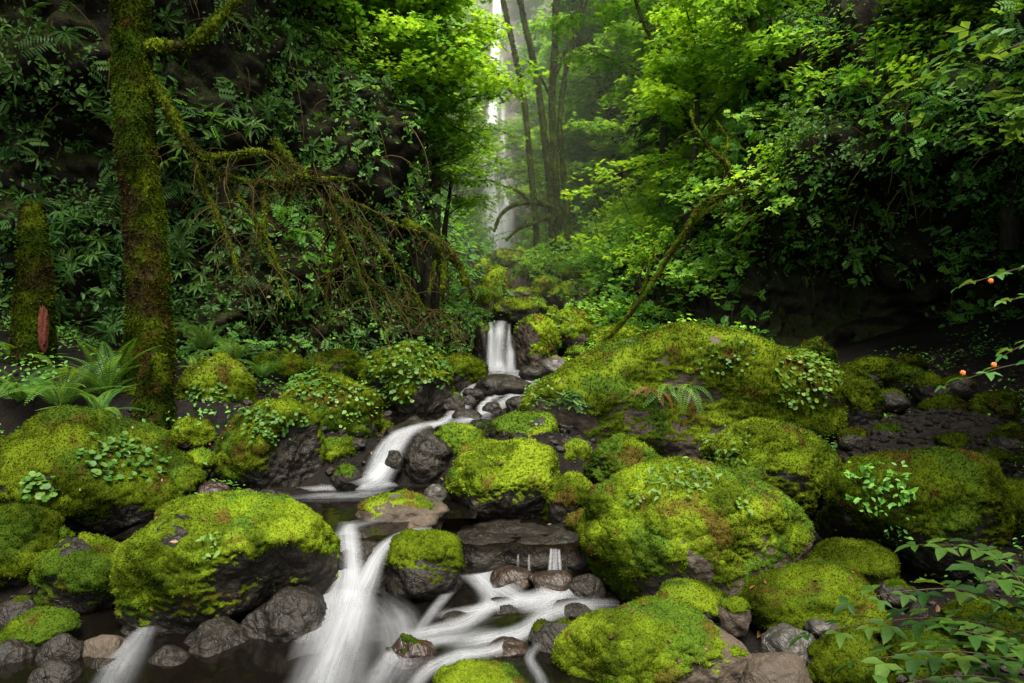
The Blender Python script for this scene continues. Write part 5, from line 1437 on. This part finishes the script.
# trees added to shade the banks and edges, standing out of the frame
place('maple_mid', 'leafy_tree', 'maple added out of frame on the left bank to shade the large dome', 'tree', (-7.6, 5.6, 4.6), 1.0, 1.0, GL)
place('maple_dark', 'leafy_tree', 'dark maple added out of frame to shade the right edge of the stream', 'tree', (7.9, 5.6, 4.4), 1.0, 1.0, GR)
place('maple_dark', 'leafy_tree', 'dark tree added on the right bank to shade the boulders and sapling', 'tree', (6.4, 3.6, 1.2), 2.0, 1.0, GR)

GF = 'trees of the bright forest up the gorge'
far = []
lab = {'far_a': 'tall bright green tree in the sunlit forest up the gorge', 'far_b': 'tall mid green tree in the forest up the gorge',
       'far_c': 'small bright tree on the gorge side', 'conifer_a': 'conifer among the leafy trees up the gorge'}
spots = []
for Y in (19, 23, 27, 31, 36, 41):
    step = 4.2 + Y * .06
    for side in (-1, 1):
        x = side * (3.0 + .075 * Y)
        k = 0
        while abs(x) < .80 * Y + 3 and k < 9:
            spots.append((x + rng.uniform(-.7, .7), Y + rng.uniform(-1.5, 1.5)))
            x += side * step; k += 1
for i, (x, y) in enumerate(spots):
    pxx = 512 + F * x / y
    if (y > 23 and abs(x + .0190 * y) < 2.9) or (470 < pxx < 540 and y < 27) or (y < 25.5 and abs(x) < 6.5) or (y < 30 and abs(x) < 4.2): continue
    kd = ('far_a', 'far_b', 'far_c', 'far_a', 'conifer_a', 'far_c', 'far_a', 'far_c')[int(rng.integers(8))]
    place(kd, 'conifer_tree' if kd == 'conifer_a' else 'leafy_tree', lab[kd], 'tree', (x, y, gz(x, y) - .2), None, rng.uniform(.8, 1.15), GF)
for q_, (px_, Y_, kd, s__) in enumerate([(552, 42, 'far_c', 1.0), (560, 42, 'far_a', 1.0), (572, 40, 'far_c', 1.3), (598, 41, 'far_a', 1.1), (446, 42, 'far_a', 1.0), (452, 38, 'far_c', 1.3), (622, 36, 'far_c', 1.2), (556, 36, 'far_c', .8), (436, 34, 'far_c', .8), (588, 32, 'far_c', 1.0), (612, 29, 'far_c', 1.1), (640, 27, 'far_c', 1.1), (572, 37, 'far_a', .9), (604, 36, 'far_a', 1.0)]):
    x = (px_ - 512) / F * Y_
    place(kd, 'leafy_tree', lab[kd], 'tree', (x, Y_, gz(x, Y_) - .2), None, s__, GF)

# ------------------------------------------------------------------ shrubs and undergrowth
def cliff_points(C, n, box, need=None, dmin=1.5):
    V, T, N = C
    cen = V[T].mean(1); q = pixels(cen)
    m = ((q[:, 0] > box[0]) & (q[:, 0] < box[2]) & (q[:, 1] > box[1]) & (q[:, 1] < box[3]) & (cen[:, 1] > 2)).astype(float)
    tc_ = np.array([0, 0, CZ]) - cen
    m *= ((N[T].mean(1) * tc_).sum(1) > -.1)
    if need is not None: m *= need(cen)
    return tri_sample(V, T, N, n, m)[:2]

def flipN(N, P):
    tc_ = np.array([0, 0, CZ + 2]) - P
    return N * np.sign((N * tc_).sum(1))[:, None]

def plants_on(C, n, box, kinds, label, group, scale=(.6, 1.1), need=None, out=.05):
    P, N = cliff_points(C, n, box, need)
    N = flipN(N, P)
    for i in range(n):
        kd, nm, lb = kinds[i % len(kinds)]
        p = P[i] + N[i] * out
        az = math.atan2(N[i][1], N[i][0])
        r = place(kd, nm, lb, 'shrub', p, az + rng.uniform(-.6, .6), rng.uniform(*scale), group)
        r.rotation_euler = (rng.uniform(-.2, .2), .55 * (1 - max(0, N[i][2])), az)

# make cliff normals face the stream
def fixN(C):
    V, T, N = C
    return (V, T, flipN(N, V))
LC, RC, BC = fixN(LC), fixN(RC), fixN(BC)

plants_on(LC, 56, (-20, 90, 300, 380), [('whorl_plant', 'leafy_shrub', 'dark whorled-leaf shrub clinging to the shaded left cliff'), ('whorl_plant', 'leafy_shrub', 'dark whorled-leaf shrub clinging to the shaded left cliff'), ('shrub_dark', 'leafy_shrub', 'dark small-leaved shrub on the shaded left cliff'), ('pinnate_plant', 'leafy_shrub', 'fern-leaved shrub on the shaded left cliff')], None, 'shrubs on the left cliff', (.6, 1.05))
plants_on(LC, 26, (290, 60, 480, 345), [('shrub_dark', 'leafy_shrub', 'dark bush hanging on the nose of the left cliff'), ('shrub_layer', 'leafy_shrub', 'broad-leaved bush hanging on the nose of the left cliff'), ('pinnate_plant', 'leafy_shrub', 'feathery bush hanging on the nose of the left cliff')], None, 'shrubs on the nose of the left cliff', (.5, .9))
plants_on(RC, 60, (590, 60, 800, 350), [('shrub_layer', 'leafy_shrub', 'broad-leaved shrub on the green right slope'), ('shrub_bright', 'leafy_shrub', 'bright shrub on the green right slope'), ('pinnate_plant', 'leafy_shrub', 'feathery shrub on the green right slope'), ('shrub_layer', 'leafy_shrub', 'broad-leaved shrub on the green right slope')], None, 'shrubs on the right slope', (.7, 1.15))
plants_on(RC, 84, (780, 0, 1050, 330), [('shrub_layer', 'leafy_shrub', 'leafy shrub hanging over the dark hollow'), ('shrub_dark', 'leafy_shrub', 'dark shrub hanging over the dark hollow'), ('pinnate_plant', 'leafy_shrub', 'feathery shrub hanging over the dark hollow')], None, 'shrubs above the hollow', (.6, 1.0), need=lambda c: (c[:, 2] > 3.2) | (c[:, 1] < 9.3))
plants_on(RC, 14, (960, 250, 1060, 440), [('shrub_dark', 'leafy_shrub', 'dark shrub at the right edge beside the hollow'), ('pinnate_plant', 'leafy_shrub', 'feathery shrub at the right edge beside the hollow')], None, 'shrubs at the right edge', (.5, .8))
# along the gorge floor
k = 0
for i in range(210):
    y = rng.uniform(14.6, 34); s = rng.choice([-1, 1], p=[.35, .65])
    x = float(chan_x(y)) + s * (rng.uniform(1.0, 1.0 + .30 * y))
    q = pixels(np.array([[x, y, gz(x, y)]]))[0]
    if not (430 < q[0] < 760) or (q[0] < 512 and q[0] > 484): continue
    if 440 < q[0] < 615 and y < 26: continue
    kd = ('shrub_bright', 'shrub_layer', 'shrub_bright', 'pinnate_plant')[k % 4]; k += 1
    place(kd, 'leafy_shrub', {'shrub_bright': 'bright bush among the rocks up the gorge', 'shrub_layer': 'broad-leaved bush among the rocks up the gorge', 'pinnate_plant': 'feathery bush among the rocks up the gorge'}[kd], 'shrub', (x, y, gz(x, y) - .05), None, rng.uniform(.8, 1.5), 'bushes up the gorge')
for q_, (px_, Y_, s__) in enumerate([(532, 23.4, 1.1), (548, 22.6, 1.25), (566, 22.8, 1.3), (586, 23.2, 1.5), (602, 21, 1.7), (628, 20, 1.6), (545, 27, 1.6), (590, 26, 1.8), (650, 18, 1.5), (452, 27, 1.3), (640, 23, 1.6)]):
    x = (px_ - 512) / F * Y_
    place('shrub_bright' if q_ % 3 else 'shrub_layer', 'leafy_shrub', 'big bright bush at the foot of the slim trunks', 'shrub', (x, Y_, gz(x, Y_) - .05), None, s__, 'bushes up the gorge')
for px_, Y, kd, sc_, lb in [(600, 13.6, 'shrub_bright', .5, 'bright bush right of the foot of the log'), (575, 13.0, 'shrub_bright', .35, 'small bright tuft at the foot of the log'), (660, 12.6, 'shrub_layer', .8, 'broad-leaved bush behind the huge boulder'), (700, 12.0, 'shrub_bright', .6, 'bright bush behind the top of the huge boulder'), (740, 11.8, 'shrub_layer', .7, 'bush at the slope foot behind the huge boulder'), (640, 13.4, 'pinnate_plant', .9, 'feathery bush under the leaning log'), (770, 11.4, 'shrub_dark', .6, 'dark bush behind the right end of the huge boulder')]:
    place(kd, 'leafy_shrub', lb, 'shrub', on_ground(px_, Y, -.05), None, sc_, 'bushes behind the huge boulder')

def undergrowth(name, label, C, mixes, mat, dens_seed, thr=.0):
    a = Acc()
    for proto, n, size, box, up, need in mixes:
        def nd(c, need=need):
            f = sstep(thr - .15, thr + .25, fbm(c * 1.1 + dens_seed, 3))
            return f * (need(c) if need else 1)
        P, N = cliff_points(C, n, box, nd)
        N = flipN(N, P)
        d = N * (1 - up) + np.array([0, 0, up]) + rng.normal(size=N.shape) * .35
        scatter(a, proto, P + N * rng.uniform(.0, .22, n)[:, None], rotmats(d, rng.uniform(0, 6.3, n)), size * rng.uniform(.5, 1.2, n))
    return tag(obj(name, a.mesh(name, M[mat], False)), label, 'undergrowth', kind='stuff')
W = (-60, -60, 500, 420)
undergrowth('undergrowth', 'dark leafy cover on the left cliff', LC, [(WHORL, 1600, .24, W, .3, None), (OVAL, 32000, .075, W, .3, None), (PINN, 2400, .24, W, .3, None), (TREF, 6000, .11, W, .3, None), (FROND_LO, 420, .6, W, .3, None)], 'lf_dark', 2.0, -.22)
undergrowth('undergrowth', 'greener leaf cover on the nose of the left cliff', LC, [(OVAL, 9000, .08, (270, 0, 500, 380), .4, None), (PINN, 900, .24, (270, 0, 500, 360), .4, None), (TREF, 3000, .12, (270, 0, 500, 360), .4, None)], 'lf_mid', 12.0, -.2)
WR = (560, -60, 1090, 420)
nohole = lambda c: ((c[:, 2] > 3.3) | (c[:, 0] < 3.2) | (c[:, 1] < 8.4)).astype(float) * np.where(c[:, 0] > 3.2, .5, 1)
undergrowth('undergrowth', 'leafy green cover on the right slope', RC, [(OVAL, 22000, .085, WR, .5, nohole), (PINN, 2200, .28, WR, .55, nohole), (TREF, 9000, .12, WR, .65, nohole)], 'lf_mid', 5.0, -.1)
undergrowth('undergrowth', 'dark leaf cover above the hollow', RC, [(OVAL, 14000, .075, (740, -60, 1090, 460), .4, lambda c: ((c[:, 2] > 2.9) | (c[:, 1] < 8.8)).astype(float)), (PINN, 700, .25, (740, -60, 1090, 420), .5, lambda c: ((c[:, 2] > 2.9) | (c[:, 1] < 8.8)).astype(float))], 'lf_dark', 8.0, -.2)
undergrowth('undergrowth', 'hanging greenery on the cliff around the tall waterfall', BC, [(TREF, 9000, .34, (300, -40, 800, 300), .35, lambda c: (np.abs(pixels(c)[:, 0] - 499) > 17).astype(float))], 'lf_bright', 3.0, -.05)
# thin roots and dead stems trailing down the left cliff and over the hollow
a = Acc()
for C_, n_, bx_ in ((LC, 420, (-20, -20, 480, 330)), (RC, 130, (690, 60, 1040, 300))):
    P, N = cliff_points(C_, n_, bx_)
    N = flipN(N, P)
    for i in range(n_):
        L_ = rng.uniform(.4, 1.5)
        tpath = branch_path(P[i] + N[i] * .06, math.atan2(N[i][1], N[i][0]) + rng.uniform(-.9, .9), rng.uniform(-1.2, .5), L_, 2.2, 8, .3)
        tv, t3, tq = tube(tpath, np.linspace(rng.uniform(.006, .018), .002, 8), 4, False)
        a.add(tv, None, tq, col=np.tile(np.array([.05, .038, .018]) * rng.uniform(.4, 1.5) if rng.random() < .6 else np.array([.05, .052, .010]) * rng.uniform(.5, 1.3), (len(tv), 1)))
tag(obj('undergrowth', a.mesh('undergrowth', M['moss'])), 'thin roots and dead stems trailing down the cliffs', 'undergrowth', kind='stuff')
# on the ground of the gorge and the banks
a = Acc(); a2 = Acc()
T3 = np.vstack([ground_Q[:, [0, 1, 2]], ground_Q[:, [0, 2, 3]]])
GN = vnormals(ground_V, T3)
cen = ground_V[T3].mean(1)
dch = np.abs(cen[:, 0] - chan_x(cen[:, 1]))
qq = pixels(np.where(cen[:, 1:2] > 1, cen, 1.0))
open_ = 1 - ((qq[:, 0] > 474) & (qq[:, 0] < 655) & (cen[:, 1] < 23)).astype(float) * .93
m = open_ * ((cen[:, 1] > 14.5) & (cen[:, 1] < 46) & (np.abs(cen[:, 0]) < cen[:, 1] * .8) & (dch > 1.0)) / np.maximum(cen[:, 1], 1)
P, N, _, _ = tri_sample(ground_V, T3, GN, 26000, m)
scatter(a, TREF, P + N * rng.uniform(.02, .6, len(P))[:, None], rotmats(N + rng.normal(size=N.shape) * .5 + [0, 0, .5], rng.uniform(0, 6.3, len(P))), .2 * rng.uniform(.5, 1.2, len(P)))
tag(obj('undergrowth', a.mesh('undergrowth', M['lf_mid'], False)), 'leafy undergrowth covering both sides of the gorge', 'undergrowth', kind='stuff')
m = ((cen[:, 1] > 5.2) & (cen[:, 1] < 10.5) & (cen[:, 0] < -2.4 - .0 * cen[:, 1]) & (cen[:, 0] > -7.5)).astype(float) * sstep(-.1, .3, fbm(cen * 1.2, 3))
m2 = ((cen[:, 1] > 5.0) & (cen[:, 1] < 11) & (cen[:, 0] > 2.6) & (cen[:, 0] < 7.5)).astype(float) * sstep(-.05, .3, fbm(cen * 1.5 + 4, 3))
P, N, _, _ = tri_sample(ground_V, T3, GN, 3000, m)
P2, N2, _, _ = tri_sample(ground_V, T3, GN, 2200, m2)
P, N = np.vstack([P, P2]), np.vstack([N, N2])
scatter(a2, OVAL, P + N * rng.uniform(.03, .2, len(P))[:, None], rotmats(N + rng.normal(size=N.shape) * .5 + [0, 0, .5], rng.uniform(0, 6.3, len(P))), .06 * rng.uniform(.5, 1.2, len(P)))
tag(obj('ground_cover', a2.mesh('ground_cover', M['lf_mid'], False)), 'small leaves carpeting the banks between the boulders', 'ground cover', kind='stuff')

# ------------------------------------------------------------------ sapling and berry branch in the right foreground
TRI = (lambda o=P_oval(.46, .1): (np.vstack([o[0] @ np.array([[math.cos(t), math.sin(t), 0], [-math.sin(t), math.cos(t), 0], [0, 0, 1]]) * s + [0, .12, 0] for t, s in ((-1.25, .72), (0, .95), (1.25, .72))]), np.vstack([o[1] + 7 * i for i in range(3)])))()
def leafy_branch(name, label, cat, paths, mat, leaf, berries=(), nl=9, group=None, r=.005):
    base = np.asarray(paths[0][0])
    root = thing(name, label, cat, tuple(base), 0, group)
    lm = []
    for q in range(3):
        V = TRI[0].copy(); V[:, 2] += .04 * fbm(V * 3 + q * 7, 2) - .1 * (V[:, 1] ** 2)
        me = make_mesh('leaf', V, [TRI[1]], True, {'rnd': np.full(len(V), .2 + .3 * q)}, None, [M[mat]])
        lm.append(me)
    st = Acc()
    for pts in paths:
        P = smooth_path([np.asarray(p) - base for p in pts], 24)
        st.add(*tube(P, np.linspace(r, r * .35, 24), 6, True))
        T = np.gradient(P, axis=0)
        for k in range(nl):
            i = int(4 + 19 * k / (nl - 1))
            d = T[i] / np.linalg.norm(T[i]) * .5 + np.array([-T[i][1], T[i][0], 0]) / np.linalg.norm(T[i][:2] + 1e-6) * (1 if k % 2 else -1) * .9 + [0, -.1, .12]
            if k == nl - 1: d = T[i]
            d /= np.linalg.norm(d)
            pe = P[i] + d * leaf * .45
            st.add(*tube([P[i], pe], [r * .3, r * .2], 4, False))
            o = bpy.data.objects.new('leaf', lm[int(rng.integers(3))]); COL.objects.link(o); o.parent = root
            Rm = frames_dir(np.array([d + [0, 0, -.25]]), np.array([[0, 0, 1.0]]) + rng.normal(size=(1, 3)) * .22)[0]
            from mathutils import Matrix
            s = leaf * rng.uniform(.75, 1.25)
            o.matrix_local = Matrix.Translation(Vector(pe)) @ Matrix([list(Rm[j]) for j in range(3)]).to_4x4() @ Matrix.Scale(s, 4)
    obj('stem', st.mesh('stem', M['twig']), root)
    for b in berries:
        ac = Acc(); Ub, Tb = ico(2)
        for q in range(26):
            z = 1 - 2 * (q + .5) / 26; a_ = q * 2.4; rr = math.sqrt(1 - z * z)
            ac.add(Ub * .0045 + np.array([rr * math.cos(a_), rr * math.sin(a_), z * 1.15]) * .009, Tb)
        o = obj('berry', ac.mesh('berry', M['berry']), root, tuple(np.asarray(b) - base))
    return root
SY = 2.9
leafy_branch('leafy_sapling', 'leafy sapling with three-part leaves reaching in at the bottom right corner', 'sapling', [
    L((1060, 650, 2.9), (1000, 628, 2.9), (940, 618, 2.95), (880, 622, 3.0), (820, 632, 3.0)),
    L((1060, 640, 2.9), (1010, 610, 2.85), (960, 590, 2.85), (900, 592, 2.9), (862, 600, 2.9)),
    L((1060, 670, 2.8), (990, 655, 2.75), (930, 652, 2.75), (870, 660, 2.8)),
    L((1060, 700, 2.7), (1000, 680, 2.6), (950, 676, 2.6), (905, 684, 2.6)),
    L((1050, 650, 2.9), (1030, 600, 2.95), (1010, 570, 3.0), (975, 548, 3.05), (930, 545, 3.1)),
    L((1060, 640, 2.7), (1040, 610, 2.7), (1020, 590, 2.7), (990, 576, 2.7)),
    L((1060, 690, 2.5), (1030, 660, 2.5), (1000, 640, 2.5), (960, 630, 2.5))], 'sapling', .10, (), 15)
leafy_branch('twig', 'thin bare twig bending above the sapling on the right', 'twig', [
    L((985, 570, 3.2), (955, 566, 3.2), (935, 575, 3.2), (922, 560, 3.2), (930, 545, 3.2))], 'lf_dark', .04, (), 2, r=.004) if False else None
leafy_branch('berry_branch', 'branch with orange berries entering at the right edge', 'branch', [
    L((1060, 360, 3.4), (1030, 362, 3.4), (1000, 368, 3.4), (975, 376, 3.4), (950, 384, 3.4)),
    L((1060, 340, 3.4), (1035, 340, 3.4), (1010, 352, 3.4))], 'lf_dark', .07, [at(963, 373, 3.36), at(994, 365, 3.36)], 6)
leafy_branch('berry_branch', 'higher branch with one orange berry at the right edge', 'branch', [
    L((1060, 262, 3.6), (1030, 266, 3.6), (1000, 274, 3.6), (965, 285, 3.6)),
    L((1060, 300, 3.5), (1035, 296, 3.5), (1010, 300, 3.5))], 'lf_dark', .07, [at(991, 281, 3.56)], 6)

# ------------------------------------------------------------------ damp haze drifting from the tall waterfall
k = NT('waterfall_haze')
vs = k.n('ShaderNodeVolumeScatter'); vs.inputs['Density'].default_value = 0.0045; vs.inputs['Color'].default_value = (.95, 1, .95, 1); vs.inputs['Anisotropy'].default_value = 0.2
k.l(vs.outputs[0], k.out.inputs['Volume'])
hz = Acc()
hv = np.array([[x, y, z] for x in (-22, 22) for y in (15.5, 60) for z in (0, 30)], float)
hz.add(hv, None, np.array([[0, 1, 3, 2], [4, 6, 7, 5], [0, 4, 5, 1], [2, 3, 7, 6], [0, 2, 6, 4], [1, 5, 7, 3]]))
tag(obj('haze', hz.mesh('haze', k.m, False)), 'damp pale haze filling the upper gorge', 'haze', kind='stuff')

# ------------------------------------------------------------------ camera, light
cam = bpy.data.cameras.new('camera'); co = bpy.data.objects.new('camera', cam); COL.objects.link(co)
co.location = (0, 0, CZ); co.rotation_euler = (math.radians(90), 0, 0)
cam.lens = 24.0; cam.sensor_width = 36.0; cam.clip_start = .05; cam.clip_end = 1000
sc.camera = co
EL, AZ = math.radians(64), math.radians(166)
wd = bpy.data.worlds.new('World'); sc.world = wd; wd.use_nodes = True
nt = wd.node_tree
bg = nt.nodes.get('Background') or nt.nodes.new('ShaderNodeBackground')
sky = nt.nodes.new('ShaderNodeTexSky'); sky.sky_type = 'NISHITA'; sky.sun_disc = False
sky.sun_elevation = EL; sky.sun_rotation = AZ
sky.air_density = 1.0; sky.dust_density = 3.0; sky.ozone_density = 0.6
wm = nt.nodes.new('ShaderNodeMixRGB'); wm.blend_type = 'MULTIPLY'; wm.inputs[0].default_value = 1; wm.inputs[2].default_value = (1, .93, .73, 1)
nt.links.new(sky.outputs[0], wm.inputs[1]); nt.links.new(wm.outputs[0], bg.inputs[0]); bg.inputs[1].default_value = 0.15
sl = bpy.data.lights.new('sun', 'SUN'); sl.energy = 3.2; sl.angle = math.radians(30); sl.color = (1, .95, .84)
so = bpy.data.objects.new('sun', sl); COL.objects.link(so)
sd_ = Vector((math.sin(AZ) * math.cos(EL), math.cos(AZ) * math.cos(EL), math.sin(EL)))
so.rotation_euler = sd_.to_track_quat('Z', 'Y').to_euler()
so.location = sd_ * 60
sc.view_settings.view_transform = 'Standard'; sc.view_settings.look = 'None'
sc.view_settings.exposure = 0; sc.view_settings.gamma = 1
cy = sc.cycles
cy.volume_bounces = 1; cy.max_bounces = 7; cy.diffuse_bounces = 3; cy.glossy_bounces = 2; cy.transmission_bounces = 4; cy.transparent_max_bounces = 12
cy.caustics_reflective = False; cy.caustics_refractive = False
cy.sample_clamp_indirect = 4.0
cy.film_exposure = 3.6
cy.use_denoising = True
try: cy.denoiser = 'OPENIMAGEDENOISE'; cy.denoising_prefilter = 'ACCURATE'
except Exception as ex: print(ex)
print('tris', sum(len(m.polygons) for m in bpy.data.meshes))
